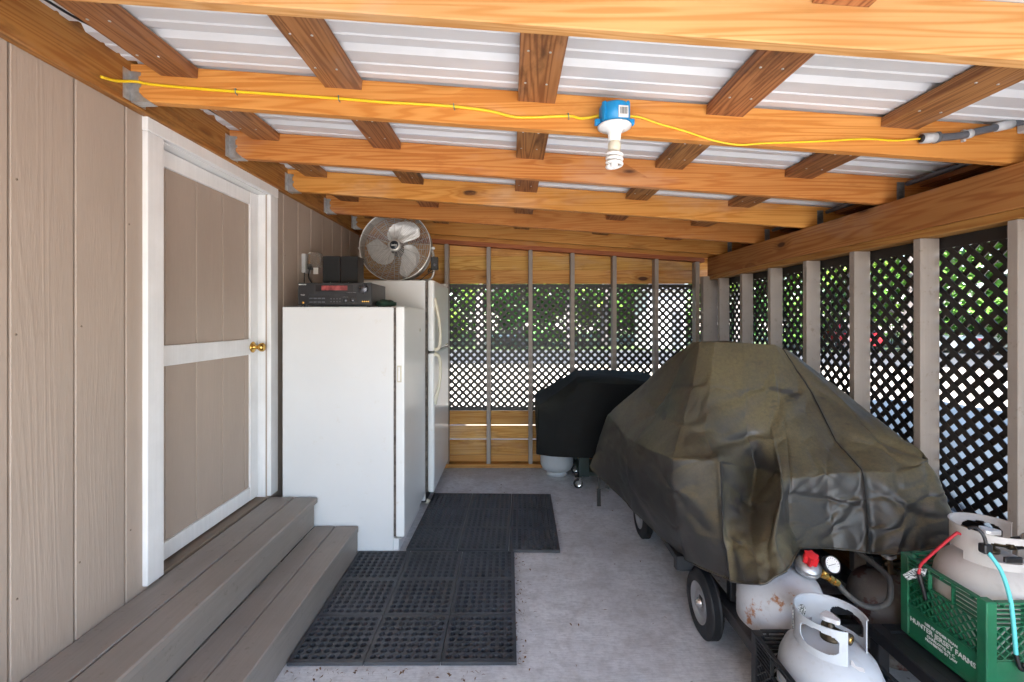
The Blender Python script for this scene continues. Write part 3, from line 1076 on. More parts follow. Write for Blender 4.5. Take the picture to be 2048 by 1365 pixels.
lettering('badge_lettering', 'Lasko', .021, MAT['lettering'], bg, mf @ T(0, 0, .0862), bold=.0004)
MB().lathe([(0, -.10), (.06, -.10), (.062, -.06), (.055, -.01), (.03, .03), (0, .03)], 24, mf).build('motor', simple('dark_motor', (.05, .05, .055), .5, .4, .2, 10), fan)
bl = MB()
nu, nv = 12, 14
grid = []
out_l = [(.05, 1.10), (.09, 1.22), (.13, 1.30), (.17, 1.30), (.205, 1.20), (.235, 1.02), (.25, .85), (.245, .72)]
def blade_pt(u, v):
    # swept blade: u along radius 0..1, v across
    r = .045 + .205 * u
    mid = .95 - .75 * u ** 1.6
    half = (.55 * (1 - u) ** .3 * .75 + .30) * (1.0 - .55 * max(0, u - .8) / .2) * (.55 + .75 * math.sin(math.pi * min(1, u * .75 + .18)))
    a = mid + (v - .5) * 2 * half * .95
    z = -.035 + (v - .5) * .06 - .01 * math.sin(math.pi * u)
    groove = .004 if (abs(v - .3) < .05 or abs(v - .7) < .05) and .25 < u < .85 else 0
    return (r * math.cos(a), r * math.sin(a), z - groove)
vs = [blade_pt(i / nu, j / nv) for i in range(nu + 1) for j in range(nv + 1)]
fs = [(i * (nv + 1) + j, (i + 1) * (nv + 1) + j, (i + 1) * (nv + 1) + j + 1, i * (nv + 1) + j + 1) for i in range(nu) for j in range(nv)]
bl.add(vs, fs, True)
n0 = len(bl.v)
bl.add([(x, y, z - .0012) for x, y, z in vs], [f[::-1] for f in fs], True)
bme_ = bl.mesh('blade', MAT['silver'], recalc=False)
for kk in range(3):
    inst('blade', bme_, fan, mf @ Matrix.Rotation(R(40 + 120 * kk), 4, 'Z'))
ZT = 1.744
yy = FC.y
stt = [(FC.x - .288, yy, FC.z - .02), (FC.x - .302, yy, FC.z - .06), (FC.x - .305, yy, FC.z - .17), (FC.x - .295, yy, ZT + .045), (FC.x - .265, yy, ZT + .016), (FC.x - .22, yy, ZT + .012), (FC.x, yy + .02, ZT + .012),
       (FC.x + .22, yy, ZT + .012), (FC.x + .265, yy, ZT + .016), (FC.x + .295, yy, ZT + .045), (FC.x + .305, yy, FC.z - .17), (FC.x + .302, yy, FC.z - .06), (FC.x + .288, yy, FC.z - .02)]
MB().tube(spline(stt, 4), .0105, 10).build('stand', simple('grey_tube', (.36, .35, .34), .35, .7, .1, 20), fan)
for s in (-1, 1):
    MB().lathe([(0, 0), (.012, 0), (.012, .02), (.006, .026), (0, .026)], 12, frame((FC.x + s * .288, yy, FC.z - .006), (0, 1, 0) if s > 0 else (0, -1, 0), (0, 0, 1))).build('pivot_bolt', MAT['ceramic'], fan)
cb = MB().rbox(FC.x + .285, FC.x + .342, yy - .03, yy + .02, FC.z - .185, FC.z - .08, .006, 2).build('control_box', MAT['blackplastic'], fan)
MB().lathe([(0, .012), (.011, .012), (.012, 0)], 14, frame((FC.x + .318, yy - .03, FC.z - .145), (1, 0, 0), (0, 0, 1))).build('switch_knob', MAT['grey_pvc'], cb)
MB().tube(spline([(FC.x + .29, yy - .01, FC.z - .18), (FC.x + .25, yy + .05, FC.z - .2), (FC.x + .26, yy + .05, FC.z - .17), (FC.x + .31, yy + .01, FC.z - .19), (FC.x + .27, yy - .05, FC.z - .22), (FC.x + .20, yy - .06, ZT + .006), (FC.x + .12, yy + .10, ZT + .005)], 5), .004, 6).build('power_cord', MAT['blackplastic'], fan)

# small dark green bag beside the receiver
gb = MB()
bm = bmesh.new()
bmesh.ops.create_icosphere(bm, subdivisions=3, radius=1)
for v in bm.verts:
    n_ = mnoise.noise(v.co * 2.4) * .35 + mnoise.noise(v.co * 6) * .12
    v.co = Vector((v.co.x * .065, v.co.y * .04, max(v.co.z, -.75) * .026)) * (1 + n_)
gb.add([tuple(Vector((-.80, 2.93, 1.536)) + v.co) for v in bm.verts], [tuple(v.index for v in f.verts) for f in bm.faces], True)
bm.free()
tag(gb.build('cloth_glove', simple('dark_green_cloth', (.012, .035, .022), .9, 0, .4, 30)), 'crumpled dark green cloth beside the stereo on the freezer', 'cloth')

# ================================================================== WALL OUTLET with clear cover and plug
ob = thing('outdoor_outlet', 'grey wall outlet with clear bubble cover above the stereo', 'outlet', (WX, 3.27, 1.83))
MB().box(WX + .001, WX + .028, 3.225, 3.315, 1.765, 1.90, .003).build('box', MAT['ltgrey'], ob)
def clear_plastic():
    t = NT('clear_cover_plastic')
    t.coord()
    return t.out((.8, .74, .66), .12, 0, None, .5, Transmission_Weight=.85)
cvm = MB().rbox(WX + .03, WX + .125, 3.235, 3.31, 1.80, 1.915, .02, 3, None)
cvm.build('bubble_cover', clear_plastic(), ob)
pg = MB().box(WX + .029, WX + .065, 3.25, 3.29, 1.79, 1.83, .006)
pg.build('plug', MAT['blackplastic'], ob)
MB().box(WX + .085, WX + .118, 3.226, 3.228, 1.755, 1.80).build('tag', MAT['paper'], ob)
MB().tube(spline([(WX + .05, 3.24, 1.79), (WX + .055, 3.22, 1.73), (WX + .10, 3.18, 1.68), (WX + .16, 3.17, 1.60), (WX + .17, 3.17, 1.535)], 5), .005, 6).build('cord', MAT['blackplastic'], ob)
MB().tube(spline([(WX + .02, 3.23, 1.77), (WX + .022, 3.22, 1.66), (WX + .03, 3.2, 1.55), (WX + .02, 3.0, 1.45)], 5), .0035, 6).build('cord', MAT['blackplastic'], ob)
wire = MB().tube(spline([(-1.40, 2.86, 1.518), (-1.33, 2.828, 1.5175), (-1.25, 2.824, 1.5175), (-1.15, 2.83, 1.5175), (-1.05, 2.826, 1.5175), (-.92, 2.835, 1.5175), (-.80, 2.85, 1.5175)], 5), .0022, 6)
tag(wire.build('speaker_wire', MAT['grey_pvc']), 'thin loose wire lying along the freezer top edge', 'wire')

# ================================================================== CEILING LAMP, CABLE, CONDUIT
Y1 = RAFY[7] if abs(RAFY[7] - 1.73) < .02 else min(RAFY, key=lambda q: abs(q - 1.73))
LC = Vector((.377, Y1 - .058, 2.178))
lamp = thing('ceiling_lamp', 'white spiral bulb in blue junction box on an orange rafter', 'lamp', LC)
bx = MB()
bx.lathe([(0, .036), (.050, .036), (.052, .032), (.050, -.034), (.0, -.034)], 26, T(*LC))
for a in (.6, 2.54, -.6 + math.pi * 2, 3.74):
    bx.box(-.008, .008, .048, .057, -.03, .04, .002, T(*LC) @ Matrix.Rotation(a - math.pi / 2, 4, 'Z'))
for s in (-1, 1):
    bx.box(s * .050, s * .072, -.01, .01, -.034, -.012, .003, T(*LC))
box_o = bx.build('junction_box', MAT['blue'], lamp)
lb = MB().box(-.003, .033, -.0535, -.0505, -.026, .016, .0008, T(*LC) @ Matrix.Rotation(.12, 4, 'Z')).build('label', MAT['paper'], box_o)
brs = MB()
for i in range(6):
    brs.box(.003 + i * .0045, .0050 + i * .0045 + (.0008 if i % 3 else 0), -.0542, -.0536, -.014, .010, 0, T(*LC) @ Matrix.Rotation(.12, 4, 'Z'))
brs.build('barcode', MAT['ink'], lb, kind='stuff')
z0 = LC.z
hl = MB().lathe([(0, z0 - .035), (.058, z0 - .035), (.061, z0 - .038), (.060, z0 - .043), (.045, z0 - .050), (.029, z0 - .055), (.024, z0 - .066), (.0215, z0 - .092), (0, z0 - .092)], 32, T(LC.x, LC.y, 0))
hl.build('lampholder', MAT['ceramic'], lamp)
cf = MB().lathe([(0, z0 - .0925), (.017, z0 - .0925), (.023, z0 - .102), (.0235, z0 - .122), (.016, z0 - .131), (0, z0 - .131)], 28, T(LC.x, LC.y, 0))
cfl = cf.build('bulb_base', MAT['cream'], lamp)
hx = []
turns = 3.6
for i in range(76):
    t_ = i / 75
    a = t_ * turns * 2 * math.pi
    r = .0262 * min(1, .35 + t_ * 5)
    hx.append((LC.x + r * math.cos(a), LC.y + r * math.sin(a), z0 - .130 - .056 * t_))
MB().tube(hx, .0062, 8).build('spiral_tube', MAT['bulb'], cfl)
MB().lathe([(0, z0 - .187), (.006, z0 - .189), (.012, z0 - .183), (.012, z0 - .13), (0, z0 - .128)], 16, T(LC.x, LC.y, 0)).build('inner_coil', MAT['bulb'], cfl)

cy1 = Y1 - .0055
c1 = [(-1.430, 1.60, 2.283), (-1.428, 1.66, 2.30), (-1.405, cy1 - .006, 2.328), (-1.356, cy1, 2.321), (-1.2, cy1, 2.306), (-1.033, cy1, 2.293), (-.868, cy1, 2.282), (-.646, cy1, 2.267), (-.492, cy1, 2.254), (-.361, cy1, 2.247), (-.214, cy1, 2.237),
      (-.079, cy1, 2.22), (0, cy1, 2.20), (.071, cy1, 2.196), (.216, cy1, 2.201), (.262, cy1 - .01, 2.188), (.325, cy1 - .03, 2.188)]
yc = MB().tube(spline(c1, 5), .0052, 8).build('yellow_cable', MAT['yellow'])
tag(yc, 'thicker yellow cable stapled along the rafter left of the lamp', 'cable')
for x, z in ((-1.033, 2.293), (-.646, 2.267), (-.214, 2.237), (.216, 2.201)):
    sx = MB().tube([(x - .002, Y1 - .001, z + .011), (x - .001, Y1 - .012, z + .009), (x + .001, Y1 - .0125, z - .009), (x + .002, Y1 - .001, z - .011)], .0016, 5)
    sx.build('staple', simple('teal_staple', (.03, .22, .26), .4), yc)
c2 = [(.425, cy1 - .02, 2.193), (.484, cy1 - .004, 2.195), (.56, cy1, 2.171), (.653, cy1, 2.145), (.766, cy1, 2.108), (.86, cy1, 2.093), (.935, cy1, 2.098), (1.048, cy1, 2.102), (1.179, cy1, 2.107), (1.33, cy1, 2.115), (1.442, cy1, 2.109), (1.499, cy1 - .01, 2.110), (1.56, 1.706, 2.112)]
tag(MB().tube(spline(c2, 5), .0038, 8).build('yellow_cable', MAT['yellow']), 'thinner yellow cable drooping along the rafter right of the lamp', 'cable')

cd = thing('grey_conduit', 'grey conduit with light grey fitting box, clamped to the rafter', 'conduit', (1.7, 1.705, 2.12))
cq = spline([(1.54, 1.704, 2.110), (1.60, 1.704, 2.113), (1.67, 1.704, 2.119), (1.744, 1.704, 2.137), (1.83, 1.704, 2.156), (1.90, 1.704, 2.172)], 5)
MB().tube(cq, .0135, 12).build('pipe', MAT['grey_pvc'], cd)
MB().tube([(1.527, 1.704, 2.109), (1.58, 1.704, 2.112)], .0185, 14).build('fitting', MAT['ltgrey'], cd)
MB().tube([(1.575, 1.704, 2.1117), (1.588, 1.704, 2.1125)], .0215, 6).build('lock_nut', MAT['grey_pvc'], cd)
MB().tube([(1.525, 1.704, 2.1088), (1.532, 1.704, 2.1093)], .0145, 14).build('bore', MAT['ink'], cd)
cl_ = MB().tube([(1.692, 1.704, 2.1235), (1.708, 1.704, 2.1275)], .0165, 14)
cl_.box(1.695, 1.705, 1.7165, 1.7295, 2.104, 2.148, .001)
cl_.build('clamp', MAT['ltgrey'], cd)
MB().tube([(1.80, 1.704, 2.150), (1.86, 1.704, 2.163)], .017, 12).build('coupling', MAT['ltgrey'], cd)
MB().box(1.905, 2.10, 1.668, 1.729, 2.135, 2.195, .004).build('fitting_box', MAT['ltgrey'], cd)
p2 = MB().tube(spline([(2.02, 1.80, 2.128), (2.02, 2.3, 2.128), (2.03, 2.9, 2.127), (2.03, 4.0, 2.127)], 4), .012, 10)
tag(p2.build('roof_conduit', MAT['grey_pvc']), 'dark grey pipe running under the roof above the beam', 'conduit')
bw_ = MB().tube(spline([(-1.37, 1.17, 2.37), (-1.36, 1.4, 2.375), (-1.33, 1.6, 2.385), (-1.33, 2.0, 2.36), (-1.30, 2.3, 2.38)], 5), .004, 6)
tag(bw_.build('black_wire', MAT['blackplastic']), 'thin black wire under the roof beside the ledger', 'wire')

# ================================================================== draped covers
def drape(cols, nu, nv, amp, seed, sharp=None, closed=True, crease=(), lines=()):
    """cols: list of rows of control points; surface goes round the columns and down the rows"""
    nc, nr = len(cols), len(cols[0])
    def cr(p0, p1, p2, p3, t, k):
        m1 = (p2 - p0) * .5 * k; m2 = (p3 - p1) * .5 * k
        t2, t3 = t * t, t ** 3
        return p1 * (2 * t3 - 3 * t2 + 1) + m1 * (t3 - 2 * t2 + t) + p2 * (-2 * t3 + 3 * t2) + m2 * (t3 - t2)
    C = [[Vector(p) for p in c] for c in cols]
    dense = []
    for c in C:
        row = []
        for i in range(nr - 1):
            for k in range(nv):
                row.append(cr(c[max(i - 1, 0)], c[i], c[i + 1], c[min(i + 2, nr - 1)], k / nv, .30))
        row.append(c[-1])
        dense.append(row)
    G = []
    for i in range(nc):
        for k in range(nu):
            r_ = [cr(dense[i - 1][j], dense[i][j], dense[(i + 1) % nc][j], dense[(i + 2) % nc][j], k / nu, .22) for j in range(len(dense[0]))]
            G.append(r_)
    NU, NV = len(G), len(G[0])
    # wrinkles: along the fall of the cloth, plus tension folds
    out = [[None] * NV for _ in range(NU)]
    for i in range(NU):
        for j in range(NV):
            a = G[(i + 1) % NU][j] - G[i - 1][j]
            b = G[i][min(j + 1, NV - 1)] - G[i][max(j - 1, 0)]
            nn = a.cross(b)
            nn = nn.normalized() if nn.length > 1e-9 else Vector((0, 0, 1))
            p = G[i][j]
            f = j / (NV - 1)
            w = mnoise.noise((p.x * 7 + seed, p.y * 7, p.z * 2.2)) * 1.0
            w2 = 1 - abs(mnoise.noise((p.x * 9 - p.z * 5, p.y * 9 + p.z * 4 + seed, p.z * 6))) * 2
            w3 = mnoise.noise((p.x * 24, p.y * 24, p.z * 16 + seed))
            fu = i / NU * nc
            fo = mnoise.noise((fu * 1.55 + seed, f * 1.3, seed * 2))
            fo2 = max(0, 1 - 3.2 * abs(mnoise.noise((fu * .9 + f * .9, f * 1.1 - fu * .12, seed * 3.3)))) ** 2
            fade = min(1, f * 5)
            cre = 0
            for cc in crease:
                du = abs(fu - cc[0])
                if f > cc[1]: cre += math.exp(-(du / .10) ** 2) * -1.3 + math.exp(-((fu - cc[0] - .26) / .16) ** 2) * .9
            ln = 0
            for (a0, b0, a1, b1, wd, ht) in lines:
                X0, Y0_, X1, Y1_ = a0 * .14, b0, a1 * .14, b1
                px_, py_ = fu * .14 - X0, f - Y0_
                dx_, dy_ = X1 - X0, Y1_ - Y0_
                LL = dx_ * dx_ + dy_ * dy_
                tt = (px_ * dx_ + py_ * dy_) / LL
                if -.1 < tt < 1.1:
                    dd = (px_ * dy_ - py_ * dx_) / math.sqrt(LL) + .01 * mnoise.noise((tt * 4, a0, b0))
                    en = max(0, min(1, tt * 6 + .6, (1 - tt) * 6 + .6))
                    ln += en * ht * (math.exp(-abs(dd) / wd) - .55 * math.exp(-((dd - wd * 2.2) / (wd * 1.6)) ** 2))
            thin = max(0, 1 - 9 * abs(mnoise.noise((fu * .8 + f * 3.1, f * 2.0 - fu * .35, seed * 5.1)))) + .7 * max(0, 1 - 10 * abs(mnoise.noise((fu * 1.2 - f * 2.6 + 7, f * 2.4 + fu * .3, seed * 1.7))))
            d = amp * fade * (fo * 1.1 + fo2 * .9 + cre + thin * .55 * min(1, max(0, mnoise.noise((fu * .7, f * 2.2, seed + 4)) * 3 + .4)) + ln)
            d += amp * (w * .35 + max(0, w2) ** 6 * .7 + w3 * .12)
            d *= .6 + .6 * min(1, f * 2)
            out[i][j] = p + nn * d
    return out


def drape_mesh(G, name, mat, parent, cap=True, flip=False):
    NU, NV = len(G), len(G[0])
    vs = [tuple(G[i][j]) for i in range(NU) for j in range(NV)]
    fs = [(i * NV + j, i * NV + j + 1, ((i + 1) % NU) * NV + j + 1, ((i + 1) % NU) * NV + j) for i in range(NU) for j in range(NV - 1)]
    if cap:
        c = sum((Vector(G[i][0]) for i in range(NU)), Vector()) / NU
        c.z += .006
        vs.append(tuple(c))
        fs += [(len(vs) - 1, i * NV, ((i + 1) % NU) * NV) for i in range(NU)]
    b = MB().add(vs, fs, True)
    o = b.build(name, mat, parent)
    so = o.modifiers.new('thickness', 'SOLIDIFY')
    so.thickness = .003
    so.offset = -1
    return o


def fill(pts, n):
    return pts


bg = thing('covered_grill_trailer', 'large covered grill trailer under an olive-dusted dark tarp', 'grill', (1.3, 2.6, 0))
A = [(1.1, 2.78, 1.298), (0.99, 2.9, 1.175), (0.85, 3.08, 0.97), (0.684, 3.25, 0.767), (0.641, 3.3, 0.613), (0.608, 3.32, 0.474), (0.572, 3.32, 0.376)]
B = [(1.079, 2.74, 1.3), (0.969, 2.75, 1.059), (0.861, 2.74, 0.881), (0.73, 2.72, 0.707), (0.706, 2.78, 0.555), (0.725, 2.84, 0.396), (0.754, 2.88, 0.247)]
C_ = [(1.092, 2.65, 1.307), (0.998, 2.52, 1.077), (0.875, 2.36, 0.894), (0.761, 2.18, 0.781), (0.757, 2.15, 0.637), (0.774, 2.15, 0.462), (0.811, 2.15, 0.309)]
D_ = [(1.157, 2.6, 1.309), (1.063, 2.45, 1.074), (0.973, 2.3, 0.875), (0.941, 2.08, 0.791), (0.915, 2.00, 0.65), (0.885, 1.90, 0.52), (0.88, 1.82, 0.397)]
E_ = [(1.289, 2.58, 1.305), (1.235, 2.43, 1.063), (1.20, 2.33, 0.855), (1.224, 2.30, 0.695), (1.10, 2.11, 0.59), (.958, 1.82, 0.535), (0.903, 1.66, 0.479)]
F_ = [(1.387, 2.58, 1.299), (1.351, 2.43, 1.063), (1.295, 2.27, 0.853), (1.214, 2.07, 0.739), (1.132, 1.93, 0.676), (1.033, 1.80, 0.581), (1.02, 1.70, 0.504)]
G_ = [(1.443, 2.58, 1.296), (1.415, 2.43, 1.063), (1.354, 2.25, 0.846), (1.258, 2.06, 0.723), (1.24, 2.04, 0.62), (1.215, 1.98, 0.537), (1.22, 1.93, 0.473)]
H_ = [(1.486, 2.58, 1.294), (1.532, 2.43, 1.05), (1.491, 2.23, 0.851), (1.415, 2.05, 0.746), (1.419, 2.04, 0.634), (1.416, 2.02, 0.532), (1.409, 2.0, 0.438)]
I_ = [(1.528, 2.58, 1.274), (1.583, 2.42, 1.052), (1.574, 2.22, 0.841), (1.557, 2.04, 0.763), (1.549, 2.0, 0.65), (1.542, 1.98, 0.539), (1.523, 1.95, 0.444)]
J_ = [(1.565, 2.59, 1.262), (1.695, 2.38, 1.045), (1.73, 2.15, 0.86), (1.708, 2.0, 0.77), (1.676, 1.95, 0.659), (1.644, 1.92, 0.556), (1.602, 1.9, 0.463)]
K_ = [(1.609, 2.62, 1.246), (1.79, 2.4, 1.023), (1.838, 2.14, 0.879), (1.84, 2.02, 0.829), (1.842, 1.95, 0.701), (1.845, 1.92, 0.608), (1.832, 1.9, 0.513)]
L_ = [(1.60, 2.70, 1.26), (1.77, 2.68, 1.02), (1.835, 2.66, .86), (1.85, 2.66, .74), (1.852, 2.66, .6), (1.855, 2.66, .48), (1.858, 2.66, .40)]
M_ = [(1.55, 2.82, 1.28), (1.69, 2.98, 1.07), (1.79, 3.16, .88), (1.82, 3.25, .76), (1.83, 3.27, .6), (1.835, 3.28, .48), (1.84, 3.28, .38)]
N_ = [(1.32, 2.84, 1.305), (1.30, 3.0, 1.10), (1.27, 3.18, .9), (1.25, 3.27, .77), (1.25, 3.29, .6), (1.25, 3.3, .48), (1.25, 3.3, .38)]
Gd = drape([A, B, C_, D_, E_, F_, G_, H_, I_, J_, K_, L_, M_, N_], 20, 17, .0072, 3.1, crease=((8, .0), (3, .5)),
           lines=((7.9, .09, 2.3, .47, .016, 1.9), (6.8, .03, 1.6, .33, .014, 1.4), (4.6, .02, 1.0, .22, .012, 1.2), (3.4, .05, .6, .30, .013, 1.1), (7.4, .22, 3.2, .40, .010, .9),
                  (8.2, .10, 10.2, .55, .018, 1.3), (8.3, .30, 10.5, .62, .013, 1.0), (8.2, .58, 9.6, .80, .014, 1.0), (8.1, .95, 9.4, .70, .014, .9),
                  (3.1, .55, 4.4, .72, .014, 1.3), (3.1, .78, 4.6, .95, .014, 1.0), (5.0, .55, 4.4, .98, .016, 1.8), (6.1, .60, 7.9, .74, .014, 1.0), (6.8, .92, 7.9, .68, .013, .9), (1.2, .5, 2.6, .8, .014, .9), (.4, .5, 1.4, .95, .014, .9)))
cov = drape_mesh(Gd, 'tarp_cover', MAT['cover'], bg)
NVg = len(Gd[0])
for ci, j0 in ((8, 0), (3, 52)):
    MB().tube([Gd[ci * 20][j] + Vector((0, -.0005, .0)) for j in range(j0, NVg)], .0026, 6).build('seam', simple('black_seam', (.012, .012, .012), .7), cov)
hem = [Gd[i][NVg - 1] for i in range(0, len(Gd), 2)]
MB().tube(hem, .0045, 6, closed=True).build('hem', MAT['cover'], cov)
# straps hanging from the far corner
for pts in ([(.63, 3.29, .40), (.632, 3.285, .30), (.628, 3.28, .20), (.63, 3.28, .10)], [(.70, 3.27, .36), (.695, 3.25, .30), (.68, 3.24, .24)]):
    b = MB()
    q = spline(pts, 4)
    for i in range(len(q) - 1):
        b.bar(q[i], q[i + 1], .012 if i < len(q) * .5 else .028, .004, (0, 1, 0))
    b.build('strap', MAT['blackplastic'], cov)

# trailer frame, body and wheels
fr = MB()
for x in (.93, 1.62):
    fr.bar((x, 1.72, .20), (x, 3.28, .20), .05, .05, c=.003)
for y in (1.98, 2.6, 3.2):
    fr.bar((.93, y, .20), (1.62, y, .20), .05, .05, c=.003)
for x, y in ((.965, 1.99), (1.60, 2.02), (.95, 3.2), (1.62, 3.2)):
    fr.bar((x, y, .12), (x, y, .40), .042, .042, (0, 1, 0), c=.003)
fr.bar((.965, 1.95, .13), (1.60, 1.95, .13), .04, .04, c=.003)
fr.bar((.86, 2.08, .165), (1.72, 2.08, .165), .03, .03)
fr.bar((.86, 3.02, .165), (1.72, 3.02, .165), .03, .03)
fr.bar((.80, 2.20, .30), (.86, 2.98, .22), .03, .03)
fr.box(.78, .90, 2.16, 2.20, .25, .32, .003)
fr.build('frame', MAT['blackmetal'], bg)
MB().box(.98, 1.70, 2.42, 3.12, .30, .60, .03).build('firebox', MAT['blackmetal'], bg)
def wheel(x, y, lab=None):
    rr, w = .146, .066
    m = frame((x, y, rr + .001), (0, 1, 0), (0, 0, 1))       # local z -> +X
    q_ = rr / .165
    p = [(.098 * q_, -w * .42), (.12 * q_, -w * .5), (.145 * q_, -w * .48), (rr - .008, -w * .36)]
    for z in (-.30, -.2, -.19, -.1, -.09, .0, .01, .1, .11, .2, .3):
        gr = .004 if abs(z) in (.19, .09, .01, .11) else 0
        p.append((rr - gr, z * w))
    p += [(rr - .008, w * .36), (.145 * q_, w * .48), (.12 * q_, w * .5), (.098 * q_, w * .42), (.094 * q_, 0), (.098 * q_, -w * .42)]
    ty = MB().lathe(p, 40, m).build('wheel', MAT['tyre'], bg, label=lab)
    MB().lathe([(a_ * q_, b_) for a_, b_ in [(0, -w * .18), (.03, -w * .18), (.034, -w * .30), (.06, -w * .30), (.07, -w * .1), (.085, -w * .12), (.094, -w * .42), (.099, -w * .44), (.0985, 0), (.0985, w * .44), (.09, w * .4), (.08, 0), (0, 0)]], 32, m).build('rim', simple('grey_rim_steel', (.42, .43, .45), .35, .6, .1, 10), ty)
    MB().lathe([(0, -w * .62), (.012, -w * .62), (.014, -w * .5), (.02, -w * .45), (.022, -w * .18)], 14, m).build('hub_nut', MAT['chrome'], ty)
wheel(.882, 2.09); wheel(.872, 3.03); wheel(1.69, 2.09); wheel(1.69, 3.03)

# ================================================================== black covered grill at the back
g2 = thing('covered_gas_grill', 'smaller gas grill under a black cover, against the back wall', 'grill', (.8, 4.05, 0))
a_ = [(0.579, 4.15, 0.958), (0.4, 4.17, 0.864), (0.222, 4.15, 0.754), (0.217, 4.15, 0.573), (0.226, 4.15, 0.346)]
b_ = [(0.573, 3.95, 0.945), (0.398, 3.92, 0.813), (0.233, 3.83, 0.716), (0.22, 3.80, 0.521), (0.207, 3.80, 0.322)]
c_ = [(0.581, 3.86, 0.911), (0.473, 3.84, 0.763), (0.386, 3.81, 0.602), (0.344, 3.80, 0.438), (0.344, 3.80, 0.297)]
d_ = [(0.642, 3.85, 0.912), (0.62, 3.84, 0.763), (0.596, 3.82, 0.6), (0.594, 3.81, 0.436), (0.594, 3.81, 0.286)]
e_ = [(.95, 3.84, .895), (.95, 3.83, .763), (.95, 3.815, .6), (.95, 3.805, .436), (.95, 3.80, .27)]
f_ = [(1.24, 3.87, .895), (1.27, 3.85, .78), (1.30, 3.83, .62), (1.32, 3.82, .45), (1.32, 3.82, .28)]
g_ = [(1.26, 4.15, .935), (1.36, 4.17, .80), (1.40, 4.17, .70), (1.40, 4.17, .5), (1.40, 4.17, .3)]
h_ = [(1.23, 4.30, .945), (1.28, 4.35, .80), (1.30, 4.37, .65), (1.30, 4.38, .5), (1.30, 4.38, .3)]
i_ = [(.9, 4.32, .963), (.9, 4.36, .80), (.9, 4.38, .65), (.9, 4.38, .5), (.9, 4.38, .3)]
j_ = [(.60, 4.30, .962), (.45, 4.35, .84), (.30, 4.37, .72), (.25, 4.38, .5), (.25, 4.38, .33)]
G2 = drape([a_, b_, c_, d_, e_, f_, g_, h_, i_, j_], 9, 9, .0045, 9.7)
drape_mesh(G2, 'cloth_cover', MAT['cover2'], g2)
cab = MB()
for x, y in ((.60, 3.93), (1.22, 3.93), (.60, 4.28), (1.22, 4.28)):
    cab.box(x - .02, x + .02, y - .02, y + .02, .10, .70, .002)
cab.box(.58, 1.24, 3.91, 4.30, .10, .13, .003)
cab.build('cart', simple('dark_green_metal', (.012, .024, .022), .45), g2)
MB().box(.585, .665, 3.895, 3.905, .10, .33).build('door_panel', simple('dark_teal_panel', (.012, .03, .03), .4), g2)
for x, y in ((.572, 3.90), (1.24, 3.90), (.60, 4.28)):
    cw = MB().lathe([(.026, -.011), (.038, -.011), (.041, -.006), (.041, .006), (.038, .011), (.026, .011), (.026, -.011)], 24, frame((x, y, .042), (1, 0, 0), (0, 0, 1)))
    cwo = cw.build('caster', MAT['tyre'], g2)
    MB().lathe([(0, .010), (.01, .012), (.024, .008), (.0265, .011), (.0265, -.011), (0, -.011)], 20, frame((x, y, .042), (1, 0, 0), (0, 0, 1))).build('hub', MAT['chrome'], cwo)
    cb2 = MB().box(x - .03, x + .03, y - .022, y + .03, .092, .098, .001).box(x + .006, x + .022, y - .020, y - .017, .04, .094).box(x + .006, x + .022, y + .017, y + .020, .04, .094)
    cb2.build('caster_fork', MAT['chrome'], cwo)


